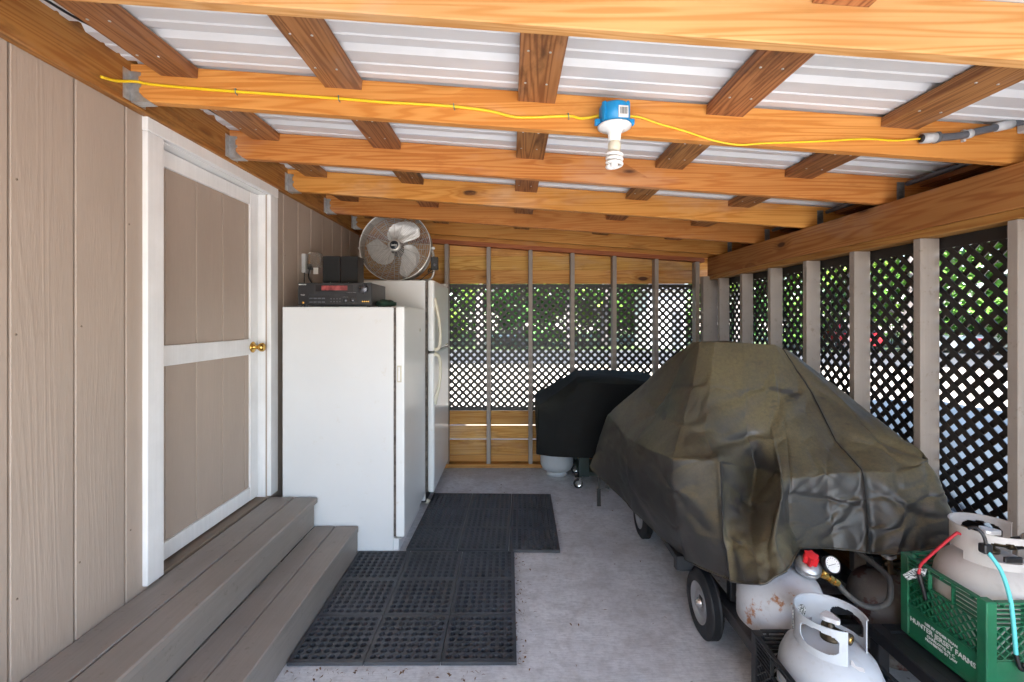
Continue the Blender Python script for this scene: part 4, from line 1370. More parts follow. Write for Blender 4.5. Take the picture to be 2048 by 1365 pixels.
# ================================================================== gas bottles
def gas_bottle(name, x, y, z, label, mat, collar=True, rot=0.0, r=.152, h=.30, group=None, cmat=None, valve=True):
    t = thing(name, label, 'gas bottle', (x, y, z), group)
    m = T(x, y, z) @ Matrix.Rotation(rot, 4, 'Z')
    prof = [(0, .032), (r * .55, .035), (r * .85, .055), (r * .97, .09), (r, .12), (r, .20), (r * 1.008, .205), (r * 1.008, .215), (r, .22), (r, h - .07), (r * .97, h - .035), (r * .86, h + .005), (r * .66, h + .034), (r * .38, h + .05), (0, h + .055)]
    MB().lathe(prof, 44, m).build('body', mat, t)
    MB().lathe([(r * .62, .0), (r * .64, .0), (r * .64, .05), (r * .62, .05), (r * .62, 0)], 32, m).build('foot_ring', cmat or mat, t)
    if collar:
        cr_, z0, z1 = .098, h + .018, h + .142
        NA, NZ = 150, 36
        b = MB()
        vs, fs = [], []
        a0, a1 = R(35), R(325)
        for i in range(NA + 1):
            a = a0 + (a1 - a0) * i / NA
            for k in range(NZ + 1):
                f = k / NZ
                zz = z0 + (z1 - z0) * f
                rr_ = cr_ + (.004 if k == NZ else 0)
                for q in (0, .0032):
                    vs.append(((rr_ + q) * math.cos(a), (rr_ + q) * math.sin(a), zz))
        def vid(i, k, q): return (i * (NZ + 1) + k) * 2 + q
        keep = {}
        for i in range(NA):
            a = math.degrees(a0 + (a1 - a0) * (i + .5) / NA)
            for k in range(NZ):
                f = (k + .5) / NZ
                hole = False
                for ctr in (82, 278):
                    da = abs(a - ctr) / 34
                    if (da ** 3 + (abs(f - .56) / .26) ** 3) < 1: hole = True
                if 150 < a < 210 and f < .32: hole = True
                keep[(i, k)] = not hole
        for (i, k), on in keep.items():
            if not on: continue
            fs.append((vid(i, k, 0), vid(i, k + 1, 0), vid(i + 1, k + 1, 0), vid(i + 1, k, 0)))
            fs.append((vid(i, k, 1), vid(i + 1, k, 1), vid(i + 1, k + 1, 1), vid(i, k + 1, 1)))
            for di, dk, e in ((-1, 0, ((i, k), (i, k + 1))), (1, 0, ((i + 1, k), (i + 1, k + 1))), (0, -1, ((i, k), (i + 1, k))), (0, 1, ((i, k + 1), (i + 1, k + 1)))):
                if not keep.get((i + di, k + dk), False):
                    p, q = e
                    fs.append((vid(*p, 0), vid(*q, 0), vid(*q, 1), vid(*p, 1)))
        b.add(vs, fs, False, m)
        b.build('collar', cmat or mat, t)
    if not valve: return t, m
    # valve
    v = MB().lathe([(0, h + .05), (.028, h + .05), (.028, h + .062), (.016, h + .066), (.014, h + .10), (.009, h + .104), (.007, h + .118), (0, h + .118)], 18, m)
    v.tube([(.0, 0, h + .085), (.062, 0, h + .085)], .0135, 14, m=m)
    v.tube([(.045, 0, h + .085), (.064, 0, h + .085)], .0175, 14, m=m)
    v.tube([(0, 0, h + .09), (-.022, .0, h + .09)], .011, 10, m=m)
    vo = v.build('valve', simple('dark_valve_brass', (.09, .07, .045), .4, .8, .3, 30), t)
    MB().tube([(.062, 0, h + .085), (.0655, 0, h + .085)], .0105, 14, m=m).build('valve_port', MAT['brass'], vo)
    hw_ = MB()
    poly = []
    for i in range(30):
        a = 2 * math.pi * i / 30
        rr_ = .021 + .004 * math.cos(3 * a)
        poly.append((rr_ * math.cos(a) * 1.25, rr_ * math.sin(a)))
    hw_.prism(poly, h + .114, h + .128, m)
    hw_.build('hand_wheel', MAT['silver'], vo)
    return t, m


tA, mA = gas_bottle('gas_bottle', 1.085, 1.853, .075, 'rusty white gas bottle with red regulator, under the tarp hem', MAT['tank_rusty'], collar=False, r=.157, h=.315, valve=False)
# its regulator
rgm = T(1.085, 1.853, .075)
RT = Vector((1.165, 1.80, .462))
ro = thing('gas_regulator', 'red-knobbed gas regulator with brass fittings and pressure gauge', 'regulator', RT)
mt = frame(RT, (1, 0, 0), (0, .9, .35))
MB().lathe([(0, -.03), (.018, -.03), (.022, -.014), (.043, -.012), (.046, -.004), (.046, .002), (.040, .006), (.046, .008), (.044, .016), (.03, .026), (.016, .030), (0, .030)], 32, mt).build('body', MAT['galv'], ro)
pk = []
for i in range(36):
    a = 2 * math.pi * i / 36
    rr_ = .0235 + .0038 * math.cos(6 * a)
    pk.append((rr_ * math.cos(a), rr_ * math.sin(a)))
MB().prism(pk, .031, .066, mt).lathe([(0, .068), (.017, .068), (.021, .066)], 20, mt).build('knob', MAT['red'], ro)
bp0, bp1 = Vector((1.196, 1.795, .452)), Vector((1.278, 1.79, .405))
bf = MB()
for t0, t1, r_ in ((0, .2, .011), (.2, .45, .0135), (.45, .55, .010), (.55, .7, .0145), (.7, .78, .0115), (.78, .92, .014), (.92, 1.0, .012)):
    bf.tube([bp0.lerp(bp1, t0), bp0.lerp(bp1, t1)], r_, 10, smooth=False)
br0 = bp0.lerp(bp1, .3)
gpos = Vector((1.243, 1.775, .487))
bf.tube([br0, br0.lerp(gpos, .35)], .010, 10)
bf.tube([br0.lerp(gpos, .3), br0.lerp(gpos, .62)], .0135, 6, smooth=False)
bf.build('brass_fittings', MAT['brass'], ro)
gm = frame(gpos, (1, .12, 0), (-.05, .55, 1))
go = MB().lathe([(0, -.024), (.028, -.024), (.032, -.018), (.032, .005), (.030, .007), (.0285, .004)], 30, gm).build('gauge', MAT['blackplastic'], ro)
MB().lathe([(0, .0035), (.0285, .0035)], 30, gm).build('dial_face', MAT['paper'], go)
nd_ = MB().box(-.020, .014, -.0008, .0008, .0038, .0044, 0, gm @ Matrix.Rotation(.15, 4, 'Z'))
for i in range(11):
    a = R(-20 + i * 22)
    nd_.box(.020, .025, -.0006, .0006, .0037, .0042, 0, gm @ Matrix.Rotation(a, 4, 'Z'))
nd_.build('needle', MAT['ink'], go, kind='stuff')
hs = spline([bp1, (1.297, 1.78, .377), (1.347, 1.77, .339), (1.405, 1.77, .325), (1.462, 1.78, .338), (1.49, 1.8, .375), (1.512, 1.84, .405), (1.513, 1.91, .418), (1.51, 2.02, .43), (1.50, 2.14, .48)], 7)
MB().tube(hs, .0105, 10).build('hose', MAT['hose'], ro)

# black milk crate with a bottle in it
def crate(name, x0, x1, y0, y1, z0, z1, label, mat, solid=.36):
    t = thing(name, label, 'crate', ((x0 + x1) / 2, (y0 + y1) / 2, z0))
    W, H = x1 - x0, z1 - z0
    th = .010
    faces = {'front': (frame((x0, y0, z0), (1, 0, 0), (0, 0, 1)), x1 - x0), 'left': (frame((x0, y1, z0), (0, -1, 0), (0, 0, 1)), y1 - y0),
             'back': (frame((x1, y1, z0), (-1, 0, 0), (0, 0, 1)), x1 - x0), 'right': (frame((x1, y0, z0), (0, 1, 0), (0, 0, 1)), y1 - y0)}
    MB().box(x0 + .008, x1 - .008, y0 + .008, y1 - .008, z0 + .004, z0 + .014).build('floor', mat, t)
    post = MB().box(-.004, .030, -.004, .030, 0, H, .003).mesh('corner_post', mat)
    for (cx, cy, a) in ((x0, y0, 0), (x1, y0, 90), (x1, y1, 180), (x0, y1, 270)):
        inst('corner_post', post, t, T(cx, cy, z0) @ Matrix.Rotation(R(a), 4, 'Z'))
    sides = {}
    for nm, (m, L) in faces.items():
        b = MB()
        a, c = .030, L - .030
        hs_ = H * solid
        b.box(a, c, .004, hs_, -.006, -.001, 0, m)
        b.box(a, c, .0, .008, -.012, .003, 0, m)
        b.box(a, c, hs_, hs_ + .005, -.010, .003, 0, m)
        o = b.build('side_panel', mat, t)
        sides[nm] = (o, m, L)
        # horizontal ribs below the rim, hand hole in the middle
        rb = MB()
        for k in range(6):
            zz = H - .006 - k * .0145
            dd = .005 if k == 0 else .002
            if k in (2, 3, 4):
                rb.box(a, L * .34, zz, zz + .0035, -.010, dd, 0, m)
                rb.box(L * .66, c, zz, zz + .0035, -.010, dd, 0, m)
            else:
                rb.box(a, c, zz, zz + (.006 if k == 0 else .0035), -.010, dd, 0, m)
        for u in (.36 * L, .64 * L):
            rb.box(u - .002, u + .002, H - .08, H - .004, -.010, .003, 0, m)
        for u in (.16 * L, .84 * L, .5 * L):
            rb.box(u - .0015, u + .0015, H - .018, H - .004, -.010, .0025, 0, m)
        rb.box(a, c, hs_ + .006, hs_ + .010, -.010, .002, 0, m)
        top_ = H - .083
        # diagonal bars
        w_, pit = .0032, .030
        for sg in (1, -1):
            u = a - (top_ - hs_)
            while u < c + (top_ - hs_):
                p0, p1 = [u, hs_], [u + sg * (top_ - hs_), top_]
                # clip to a..c
                def cl2(p, q):
                    if p[0] < a and q[0] > a: t_ = (a - p[0]) / (q[0] - p[0]); return [a, p[1] + (q[1] - p[1]) * t_]
                    if p[0] > c and q[0] < c: t_ = (c - p[0]) / (q[0] - p[0]); return [c, p[1] + (q[1] - p[1]) * t_]
                    return p
                P, Q = cl2(p0, p1), cl2(p1, p0)
                if a <= P[0] <= c and a <= Q[0] <= c and abs(P[1] - Q[1]) > .004:
                    A_ = m @ Vector((P[0], P[1], -.0045)); B_ = m @ Vector((Q[0], Q[1], -.0045))
                    nrm = m.to_3x3() @ Vector((0, 0, 1))
                    rb.bar(A_, B_, w_, .010 + .0006 * sg, nrm)
                u += pit
        ro_ = rb.build('grid', mat, o, kind='stuff')
    return t, sides


MAT['blackcrate'] = simple('black_crate_plastic', (.012, .0125, .014), .45, 0, .2, 12, dirt=(.05, .045, .04), dirt_amt=.3)
cB, _ = crate('milk_crate', .893, 1.225, 1.36, 1.695, .002, .288, 'black milk crate on the floor holding a white gas bottle', MAT['blackcrate'], .12)
tB, mB = gas_bottle('gas_bottle', 1.062, 1.528, .017, 'white gas bottle standing in the black crate, nearest the camera', MAT['tank'], rot=R(-62), r=.151, h=.305)
# round inspection sticker inside the collar, torn label on the dome, printed wrap
st_ = MB()
nA = 10
for i in range(nA):
    pass
a_c = R(178)
cr_ = .0972
vs, fs = [], []
for j in range(9):
    for i in range(13):
        u = (i / 12 - .5) * .052; w_ = (j / 8 - .5) * .052
        q = math.hypot(u, w_)
        if q > .026: u, w_ = u / q * .026, w_ / q * .026
        a = a_c + u / cr_
        vs.append((cr_ * math.cos(a), cr_ * math.sin(a), .305 + .085 + w_))
for j in range(8):
    for i in range(12):
        fs.append((j * 13 + i, j * 13 + i + 1, (j + 1) * 13 + i + 1, (j + 1) * 13 + i))
def print_mat(name, paper, ink, sc):
    t = NT(name)
    v = t.coord(False)
    n1 = t.noise(t.scaled(v, *sc), 1.0, 2, .5)
    return t.out(t.ramp(n1, [(.47, paper), (.52, ink)], 'LINEAR'), .6)
MAT['print'] = print_mat('printed_sticker', (.6, .62, .6), (.07, .08, .08), (140, 140, 300))
bs = MB().add(vs, fs, False, mB)
bs.build('round_sticker', MAT['print'], tB)
lbl = MB().box(.04, .075, -.082, -.058, .34, .3425, 0, mB @ Matrix.Rotation(.05, 4, 'Z'))
lm = mB @ T(.095, -.03, .3375) @ Matrix.Rotation(R(24), 4, 'Y') @ Matrix.Rotation(.5, 4, 'Z')
MB().prism([(-.018, -.012), (.006, -.014), (.02, -.006), (.018, .006), (.004, .005), (.0, .013), (-.016, .010)], 0, .0006, lm).build('torn_label', MAT['paper'], tB)
wrap = MB().lathe([(.1525, .205), (.1527, .13), (.1525, .09)], 60, mB, a0=R(-150), a1=R(150))
wt = NT('printed_wrap')
wv = wt.coord(False)
c_w = wt.ramp(wt.noise(wt.scaled(wv, 9, 9, 5), 1.0, 2), [(.5, (.72, .75, .8)), (.54, (.12, .27, .5))], 'LINEAR')
c_w = wt.mix(wt.ramp(wt.noise(wt.scaled(wv, 60, 60, 240), 1.0, 2), [(.58, 0.0), (.62, .6)]), c_w, (.3, .33, .4))
wrap.build('printed_wrap', wt.out(c_w, .4), tB)
pw = MB().box(-.018, .018, .1025, .1055, .36, .43, .001, mB @ Matrix.Rotation(R(120), 4, 'Z'))
pw.build('side_label', MAT['print'], tB)

# black steel stand with the green crate and its bottle
sd = thing('steel_stand', 'low black square-tube steel stand under the green crate', 'stand', (1.63, 1.55, 0))
for (p, q) in (((1.425, 1.30, .220), (1.425, 1.80, .220)), ((1.855, 1.30, .220), (1.855, 1.80, .220)), ((1.45, 1.325, .2195), (1.83, 1.325, .2195)), ((1.45, 1.775, .2195), (1.83, 1.775, .2195))):
    MB().bar(p, q, .05, .05, c=.004).build('rail', MAT['blackmetal'], sd)
for x, y in ((1.425, 1.322), (1.425, 1.772), (1.855, 1.322), (1.855, 1.772)):
    MB().box(x - .022, x + .022, y - .022, y + .022, .001, .194, .003).build('leg', MAT['blackmetal'], sd)
MB().box(1.452, 1.828, 1.352, 1.748, .225, .240, .002).build('shelf', MAT['blackmetal'], sd)
cG, sdG = crate('milk_crate', 1.50, 1.83, 1.445, 1.758, .2465, .546, 'green milk crate with white lettering, tied with bungee cords', MAT['green'], .36)
po, pm, pL = sdG['left']
zl = .30 * .36
for txt, sz, zz in (('USE BY OTHER THAN', .0125, .088), ('HUNTER JERSEY FARMS', .0235, .068), ('CHARLOTTE, N. C.', .0125, .048), ('PROHIBITED BY LAW', .0125, .034)):
    lettering('lettering', txt, sz, MAT['lettering'], po, pm @ T(pL / 2, zz, -.0004), bold=.0004)
tC, mC = gas_bottle('gas_bottle', 1.668, 1.60, .2625, 'dusty grey gas bottle in the green crate, tied down', MAT['tank_dusty'], rot=R(-25), r=.148, h=.315)
MB().lathe([(0, .012), (.022, .012), (.028, .008), (.03, -.012), (.024, -.02), (0, -.02)], 24, frame((1.735, 1.525, .70), (1, 0, 0), (0, .8, .6))).build('regulator_body', MAT['galv'], tC)
pk2 = [((.0275 + .003 * math.cos(8 * 2 * math.pi * i / 48)) * math.cos(2 * math.pi * i / 48), (.0275 + .003 * math.cos(8 * 2 * math.pi * i / 48)) * math.sin(2 * math.pi * i / 48)) for i in range(48)]
kn_m = frame((1.745, 1.52, .715), (1, 0, 0), (0, .85, .5))
kn = MB().prism(pk2, 0, .028, kn_m).build('regulator_knob', MAT['red'], tC)
MB().lathe([(0, .0295), (.018, .0295), (.020, .028)], 20, kn_m).build('knob_cap', MAT['paper'], kn)
MB().tube([(1.70, 1.55, .68), (1.735, 1.53, .695)], .02, 12).build('regulator_inlet', MAT['blackplastic'], tC)

rdc = thing('bungee_cord', 'red bungee cord hooked over the green crate', 'cord', (1.45, 1.66, .5), 'bungee cords on the crate')
MB().tube(spline([(1.476, 1.66, .515), (1.480, 1.66, .535), (1.488, 1.652, .565), (1.545, 1.60, .683), (1.567, 1.60, .688), (1.61, 1.57, .69)], 6), .0048, 8).build('cord', MAT['redcord'], rdc)
MB().tube(spline([(1.477, 1.66, .515), (1.480, 1.655, .49), (1.488, 1.65, .45), (1.490, 1.648, .43)], 4), [.008] * 4 + [.0075] * 4 + [.006] * 5, 8).build('hook', MAT['blackplastic'], rdc)
tg = MB().add([(1.462, 1.662, .535), (1.496, 1.648, .54), (1.492, 1.652, .512), (1.462, 1.69, .475), (1.452, 1.70, .49)], [(0, 1, 2, 3, 4)])
tgo = tg.build('tag', MAT['print'], rdc)
sm_ = tgo.modifiers.new('thickness', 'SOLIDIFY'); sm_.thickness = .0006
cyc = thing('bungee_cord', 'cyan bungee cord stretched down the green crate front', 'cord', (1.58, 1.43, .4), 'bungee cords on the crate')
MB().tube(spline([(1.561, 1.50, .675), (1.572, 1.47, .628), (1.573, 1.445, .556), (1.572, 1.434, .478), (1.577, 1.432, .391)], 6), .0062, 8).build('cord', MAT['cyan'], cyc)
MB().tube(spline([(1.577, 1.432, .392), (1.58, 1.43, .372), (1.586, 1.428, .35), (1.60, 1.430, .345), (1.606, 1.436, .36)], 4), .006, 8).build('hook', MAT['blackplastic'], cyc)
MB().rbox(1.545, 1.575, 1.495, 1.52, .668, .70, .006, 2).build('hook_sleeve', MAT['blackplastic'], cyc)
MB().tube(spline([(1.56, 1.505, .695), (1.556, 1.51, .725), (1.545, 1.525, .745), (1.535, 1.54, .735)], 4), .005, 8).build('hook', MAT['blackplastic'], cyc)
MB().box(1.595, 1.652, 1.478, 1.488, .650, .668, .002, T(0, 0, 0)).build('strap_end', MAT['blackplastic'], cyc)

gas_bottle('gas_bottle', 1.62, 1.965, .002, 'dark grey and rust-red gas bottle behind the green crate', MAT['tank_old'], collar=False, r=.15, h=.30)
gas_bottle('gas_bottle', .425, 4.255, .002, 'pale gas bottle on the floor under the black covered grill', MAT['tank'], collar=True, rot=1.0, r=.152, h=.29)

# ================================================================== OUTSIDE: trees, shrubs, cars, outbuilding
def leaf_mat(name, a, b):
    t = NT(name)
    v = t.coord()
    c = t.ramp(t.noise(v, 3.0, 2), [(.3, a), (.7, b)])
    return t.out(c, .55, 0, None, .3, Transmission_Weight=0.0)
MAT['leaf'] = [leaf_mat('mid_green_leaves', (.06, .17, .022), (.13, .28, .045)), leaf_mat('yellow_green_leaves', (.13, .26, .025), (.22, .34, .05)), leaf_mat('dark_green_leaves', (.035, .13, .03), (.08, .21, .045))]
MAT['bark'] = simple('grey_bark', (.12, .105, .105), .95, 0, .35, 5, .3)
MAT['bark2'] = simple('pale_bark', (.25, .22, .21), .95, 0, .3, 5, .3)
rng = random.Random(5)


def crown_mesh(name, clumps, n, size, mat, r):
    vs, fs = [], []
    for _ in range(n):
        c = r.choice(clumps)
        while True:
            d = Vector((r.uniform(-1, 1), r.uniform(-1, 1), r.uniform(-1, 1)))
            if d.length < 1: break
        d = d * (.55 + .45 * d.length)
        p = Vector(c[0]) + Vector((d.x * c[1], d.y * c[1], d.z * c[1] * .8))
        if p.z < .25: continue
        s = size * r.uniform(.6, 1.3)
        u = Vector((r.uniform(-1, 1), r.uniform(-1, 1), r.uniform(-.6, .3))).normalized()
        w = u.cross(Vector((r.uniform(-.5, .5), r.uniform(-.5, .5), 1))).normalized()
        k = len(vs)
        tip = Vector((0, 0, -s * .15))
        vs += [tuple(p - u * s * .5), tuple(p + w * s * .28), tuple(p + u * s * .55 + tip), tuple(p - w * s * .28)]
        fs.append((k, k + 1, k + 2, k + 3))
    b = MB(); b.v = vs; b.f = fs; b.sm = [False] * len(fs)
    return b.mesh(name, mat, recalc=False)


def tree_proto(seed, h, spread, low, leaf, bark, nleaf):
    r = random.Random(seed)
    tr = MB()
    lean_ = Vector((r.uniform(-.25, .25), r.uniform(-.25, .25), 0))
    n = 9
    pts = [Vector((0, 0, -.2)) + Vector((lean_.x * (i / n) + .08 * math.sin(i * 1.3 + seed), lean_.y * (i / n) + .08 * math.cos(i * 1.7), (h + .2) * i / n)) for i in range(n + 1)]
    r0 = .11 + h * .012
    tr.tube(pts, [r0 * (1.5 if i == 0 else 1.0) * (1 - .8 * i / n) for i in range(n + 1)], 9)
    clumps = []
    for i in range(15):
        f = r.uniform(low, .97)
        k = f * n; a = int(k); p = pts[a].lerp(pts[min(a + 1, n)], k - a)
        ang = r.uniform(0, 2 * math.pi)
        L = spread * (1.1 - .6 * f) * r.uniform(.6, 1.1)
        e = p + Vector((math.cos(ang) * L, math.sin(ang) * L, L * r.uniform(-.05, .45)))
        md = p.lerp(e, .5) + Vector((0, 0, .12 * L))
        tr.tube([p, md, e], [r0 * .32 * (1.1 - f * .6), r0 * .2, r0 * .06], 6)
        clumps.append((tuple(e), .55 + .25 * spread * r.uniform(.5, 1)))
        clumps.append((tuple(md + Vector((r.uniform(-.4, .4), r.uniform(-.4, .4), .2))), .6))
    clumps.append((tuple(pts[-1]), 1.0))
    return tr.mesh('trunk', bark), crown_mesh('crown', clumps, nleaf, .26, leaf, r)


protos = [tree_proto(1, 8.5, 2.6, .18, MAT['leaf'][0], MAT['bark'], 4200), tree_proto(2, 10, 2.4, .22, MAT['leaf'][1], MAT['bark2'], 4200),
          tree_proto(3, 7.5, 2.8, .13, MAT['leaf'][2], MAT['bark'], 4200), tree_proto(4, 9.0, 2.2, .32, MAT['leaf'][1], MAT['bark'], 3600)]
TREES = [(-5.5, 24, 0, 'left-hand grey-trunked tree beyond the road, seen past the refrigerator'),
         (-1.6, 23.5, 1, 'pale-trunked yellow-green tree straight beyond the back lattice'),
         (.6, 25.5, 2, 'dark leafy tree right of the pale trunk, beyond the back lattice'),
         (3.0, 24.0, 3, 'thin grey-trunked tree beyond the middle of the back lattice'),
         (5.3, 26, 0, 'leafy tree above the black covered grill, beyond the lattice'),
         (11.2, 22.5, 1, 'yellow-green tree beyond the corner of the lattice walls'),
         (15.5, 21, 3, 'tall thin tree beyond the far panel of the right lattice'),
         (18.6, 21.5, 0, 'mid-green tree behind the red car, beyond the right lattice'),
         (23.5, 19, 2, 'dark green tree beyond the third post of the right lattice'),
         (25.5, 23.5, 1, 'yellow-green tree behind the dark green tree on the right'),
         (25.2, 13.2, 0, 'leafy tree beyond the nearest right lattice panel'),
         (8.6, 29, 2, 'far dark tree behind the white outbuilding'), (-10.5, 27, 3, 'far left tree beyond the road, behind the refrigerator')]
for i, (x, y, pi, lab) in enumerate(TREES):
    t = thing('tree', lab, 'tree', (x, y, gz(x, y)), 'trees beyond the road')
    s = rng.uniform(.9, 1.12)
    m = T(x, y, gz(x, y)) @ Matrix.Rotation(rng.uniform(0, 6.28), 4, 'Z') @ Matrix.Scale(s, 4)
    inst('trunk', protos[pi][0], t, m)
    inst('crown', protos[pi][1], t, m)
# shrubs under the trees
def shrub_proto(seed, leaf):
    r = random.Random(seed)
    cl3 = [((r.uniform(-1.1, 1.1), r.uniform(-.6, .6), r.uniform(.5, 2.0)), r.uniform(.45, .8)) for _ in range(9)]
    st3 = MB()
    for c in cl3:
        st3.tube([(c[0][0] * .15, c[0][1] * .15, -.15), (c[0][0] * .6, c[0][1] * .6, c[0][2] * .6), c[0]], [.035, .022, .008], 5)
    return st3.mesh('stems', MAT['bark']), crown_mesh('foliage', cl3, 1500, .2, leaf, r)
sp = [shrub_proto(21, MAT['leaf'][0]), shrub_proto(22, MAT['leaf'][1]), shrub_proto(23, MAT['leaf'][2])]
SHR = [(-7.0, 25.2), (-3.8, 26.0), (-.4, 26.8), (1.9, 27.4), (4.3, 27.8), (12.8, 24.5), (14.2, 22.8), (17.3, 23.6), (20.6, 20.5), (22.0, 23.4), (27.0, 18.0), (27.5, 14.8), (26.8, 11.8), (21.5, 26.0)]
SHL = ['leafy shrub behind the refrigerator, beyond the road', 'leafy shrub left of the pale-trunked tree, beyond the road', 'bright shrub right of the pale-trunked tree, beyond the road',
       'dark shrub left of the thin grey-trunked tree', 'mid-green shrub between the thin tree and the grill tree', 'yellow-green shrub left of the outbuilding side tree, beyond the lattice corner',
       'dark shrub in front of the tall thin tree', 'leafy shrub left of the red car', 'yellow-green shrub right of the red car', 'dark shrub behind the white car',
       'leafy shrub at the far side of the right-hand road, farthest of three', 'yellow-green shrub at the far side of the right-hand road, middle of three', 'dark shrub at the far side of the right-hand road, nearest of three', 'leafy shrub behind the red and white cars']
for i, (x, y) in enumerate(SHR):
    t = thing('shrub', SHL[i], 'shrub', (x, y, gz(x, y)), 'shrubs under the trees')
    m = T(x, y, gz(x, y)) @ Matrix.Rotation(rng.uniform(0, 6.28), 4, 'Z') @ Matrix.Scale(rng.uniform(.85, 1.35), 4)
    inst('stems', sp[i % 3][0], t, m)
    inst('foliage', sp[i % 3][1], t, m)
# the wood behind reads as one mass
wr = random.Random(77)
cl4 = []
for i in range(230):
    a = R(wr.uniform(-35, 82))
    d = wr.uniform(33, 42)
    cl4.append(((math.sin(a) * d, math.cos(a) * d, wr.uniform(.5, 1) ** 1.6 * 9.5), wr.uniform(1.3, 2.6)))
wo = bpy.data.objects.new('woodland', crown_mesh('woodland', cl4, 42000, .72, MAT['leaf'][0], wr))
COL.objects.link(wo)
tag(wo, 'far green wood behind the trees, seen through the lattice', 'woodland', kind='stuff')

cl5 = []
for i in range(150):
    a = R(wr.uniform(-33, 78))
    d = wr.uniform(28, 32) - 5.5 * max(0, math.sin(a) - .55)
    cl5.append(((math.sin(a) * d, math.cos(a) * d, wr.uniform(.2, 2.6)), wr.uniform(.7, 1.25)))
ug = bpy.data.objects.new('undergrowth', crown_mesh('undergrowth', cl5, 26000, .36, MAT['leaf'][0], wr))
COL.objects.link(ug)
tag(ug, 'dense dark green undergrowth at the edge of the wood', 'undergrowth', kind='stuff')

# cars parked on the far verge
def car(x, y, rot, label, colr):
    t = thing('parked_car', label, 'car', (x, y, gz(x, y)), 'cars parked beyond the lattice')
    m = T(x, y, gz(x, y)) @ Matrix.Rotation(rot, 4, 'Z')
    paint = simple('car_paint', colr, .25, .1, .04, 3)
    prof = [(-2.15, .32), (-2.18, .62), (-2.05, .82), (-1.75, .9), (-1.05, .95), (1.0, .95), (1.85, .86), (2.12, .7), (2.15, .45), (2.1, .32)]
    b = MB().prism(prof, -.84, .84, m @ Matrix(((1, 0, 0, 0), (0, 0, -1, 0), (0, 1, 0, 0), (0, 0, 0, 1))))
    bo = b.build('body', paint, t)
    cab_ = MB()
    lo = [(-1.75, -.78), (1.02, -.78), (1.02, .78), (-1.75, .78)]; hi = [(-1.15, -.62), (.25, -.62), (.25, .62), (-1.15, .62)]
    cab_.add([(a, b_, .93) for a, b_ in lo] + [(a, b_, 1.40) for a, b_ in hi], [(0, 1, 5, 4), (1, 2, 6, 5), (2, 3, 7, 6), (3, 0, 4, 7), (0, 3, 2, 1)], False, m)
    cab_.build('windows', simple('car_glass', (.02, .025, .03), .08), t)
    ro = MB().box(-1.2, .32, -.65, .65, 1.385, 1.44, .03, m)
    for sx, sy in ((-1.75, .78), (-1.75, -.78), (1.02, .78), (1.02, -.78)):
        ex = -1.15 if sx < 0 else .25
        ro.bar(m @ Vector((sx, sy, .92)), m @ Vector((ex, sy * .8, 1.40)), .08, .06, (0, 0, 1))
    ro.build('roof', paint, t)
    for sx in (-1.32, 1.36):
        for sy in (-.80, .80):
            wme = MB().lathe([(0, -.1), (.19, -.1), (.21, -.11), (.31, -.1), (.325, -.05), (.325, .05), (.31, .1), (.21, .11), (.19, .1), (0, .1)], 20, m @ frame((sx, sy, .325), (1, 0, 0), (0, 0, 1)))
            w_o = wme.build('wheel', MAT['tyre'], t)
            MB().lathe([(0, .106), (.17, .106), (.19, .102)], 16, m @ frame((sx, sy, .325), (1, 0, 0), (0, 0, 1))).lathe([(0, -.106), (.17, -.106), (.19, -.102)], 16, m @ frame((sx, sy, .325), (1, 0, 0), (0, 0, 1))).build('hubcap', MAT['silver'], w_o)
    for sy in (-.6, .6):
        MB().box(-2.20, -2.14, sy - .16, sy + .16, .62, .76, .01, m).build('tail_light', MAT['red'], t)
        MB().box(2.10, 2.17, sy - .18, sy + .18, .56, .68, .01, m).build('headlight', MAT['ceramic'], t)
    return t
car(17.4, 24.3 * .98, R(70), 'red car parked under the trees beyond the right lattice', (.45, .02, .03))
car(21.6, 21.2, R(28), 'white car parked beyond the nearest right lattice panel', (.7, .72, .75))

# pale outbuilding seen near the corner of the lattice
hb_ = thing('outbuilding', 'small white clapboard outbuilding beyond the lattice corner', 'building', (7.6, 23.5, -.15))
for k in range(17):
    z = -.15 + k * .18
    MB().box(7.0, 8.9, 23.4 + .012 * (k % 2), 26.0, z, z + .177, .01).build('clapboard', simple('white_clapboard', (.8, .8, .8), .6) if k == 0 else MAT['white'], hb_)
MB().prism([(6.8, 2.9), (7.95, 3.9), (9.1, 2.9)], -26.3, -23.1, Matrix(((1, 0, 0, 0), (0, 0, -1, 0), (0, 1, 0, 0), (0, 0, 0, 1)))).build('roof', MAT['grey_pvc'], hb_)
MB().box(8.2, 8.75, 23.36, 23.40, -.1, 1.9, .01).build('door', MAT['grey_pvc'], hb_)

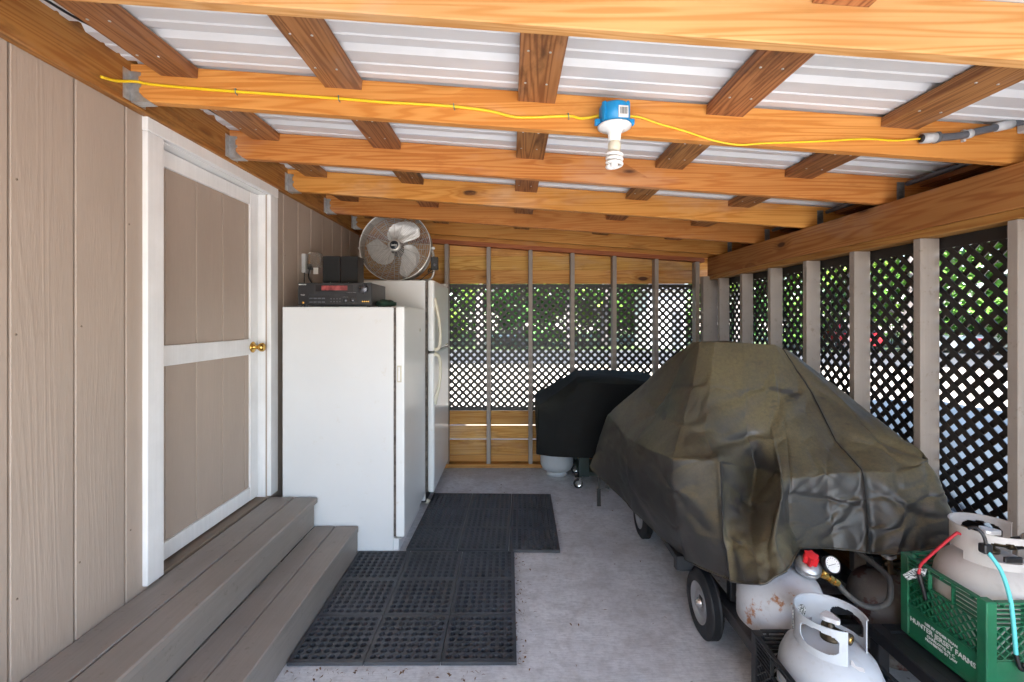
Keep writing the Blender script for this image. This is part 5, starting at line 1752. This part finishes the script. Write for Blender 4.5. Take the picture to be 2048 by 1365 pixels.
# tarp-covered heap just outside the right lattice
hp_ = MB()
nx, ny = 34, 30
vs, fs = [], []
for j in range(ny + 1):
    for i in range(nx + 1):
        u, v = i / nx * 2 - 1, j / ny * 2 - 1
        q = (abs(u) ** 3 + abs(v) ** 3) ** (1 / 3)
        z = .86 * max(0, 1 - q ** 3.2) ** .55 + .05 * mnoise.noise((u * 3, v * 3, 1)) * (1 - q ** 2 if q < 1 else 0) - .08
        vs.append((3.45 + u * .95, 3.55 + v * 1.25, z - .03))
for j in range(ny):
    for i in range(nx):
        a = j * (nx + 1) + i
        fs.append((a, a + 1, a + nx + 2, a + nx + 1))
hp_.add(vs, fs, True)
tag(hp_.build('tarp_covered_heap', simple('blue_grey_tarp', (.012, .024, .04), .8, 0, .3, 4, .3)), 'blue-grey tarp-covered heap just outside the right lattice', 'tarp')

# ================================================================== litter on the floor
lr = random.Random(3)
vs, fs = [], []
def flake(x, y, z, L, W, a):
    k = len(vs)
    ca, sa = math.cos(a), math.sin(a)
    bend = lr.uniform(-.4, .4) * L
    for (u, w, dz) in ((-L / 2, -W / 2, 0), (0, -W / 2 + bend * .4, .0025), (L / 2, 0, .001), (0, W / 2 + bend * .4, .0035)):
        vs.append((x + u * ca - w * sa, y + u * sa + w * ca, z + .0012 + dz))
    fs.append((k, k + 1, k + 2, k + 3))
for _ in range(430):
    md = lr.random()
    if md < .26:
        x, y = .02 + abs(lr.gauss(0, .03)), lr.uniform(1.9, 2.82)
    elif md < .38:
        x, y = lr.uniform(-.92, .02), 1.885 - abs(lr.gauss(0, .03))
    elif md < .46:
        x, y = .29 + abs(lr.gauss(0, .035)), lr.uniform(2.84, 3.7)
    elif md < .52:
        x, y = lr.uniform(-.6, .28), 2.82 + lr.gauss(0, .01)
        if x < .03: continue
    else:
        x, y = lr.uniform(-.6, 1.1), lr.uniform(1.3, 4.3)
        if (-.94 < x < .03 and 1.88 < y < 2.83) or (-.68 < x < .31 and 2.82 < y < 3.72): 
            if lr.random() < .8: continue
            flake(x, y, .0165, lr.uniform(.006, .02), lr.uniform(.0015, .004), lr.uniform(0, 6.3)); continue
    if lr.random() < .75: flake(x, y, 0, lr.uniform(.008, .026), lr.uniform(.0012, .0025), lr.uniform(0, 6.3))
    else: flake(x, y, 0, lr.uniform(.012, .026), lr.uniform(.005, .010), lr.uniform(0, 6.3))
lt = MB(); lt.v = vs; lt.f = fs; lt.sm = [False] * len(fs)
lo_ = lt.build('leaf_litter', simple('brown_leaf_litter', (.16, .085, .035), .9, 0, .5, 40))
tag(lo_, 'brown leaf bits and needles scattered on the concrete', 'leaf litter', kind='stuff')
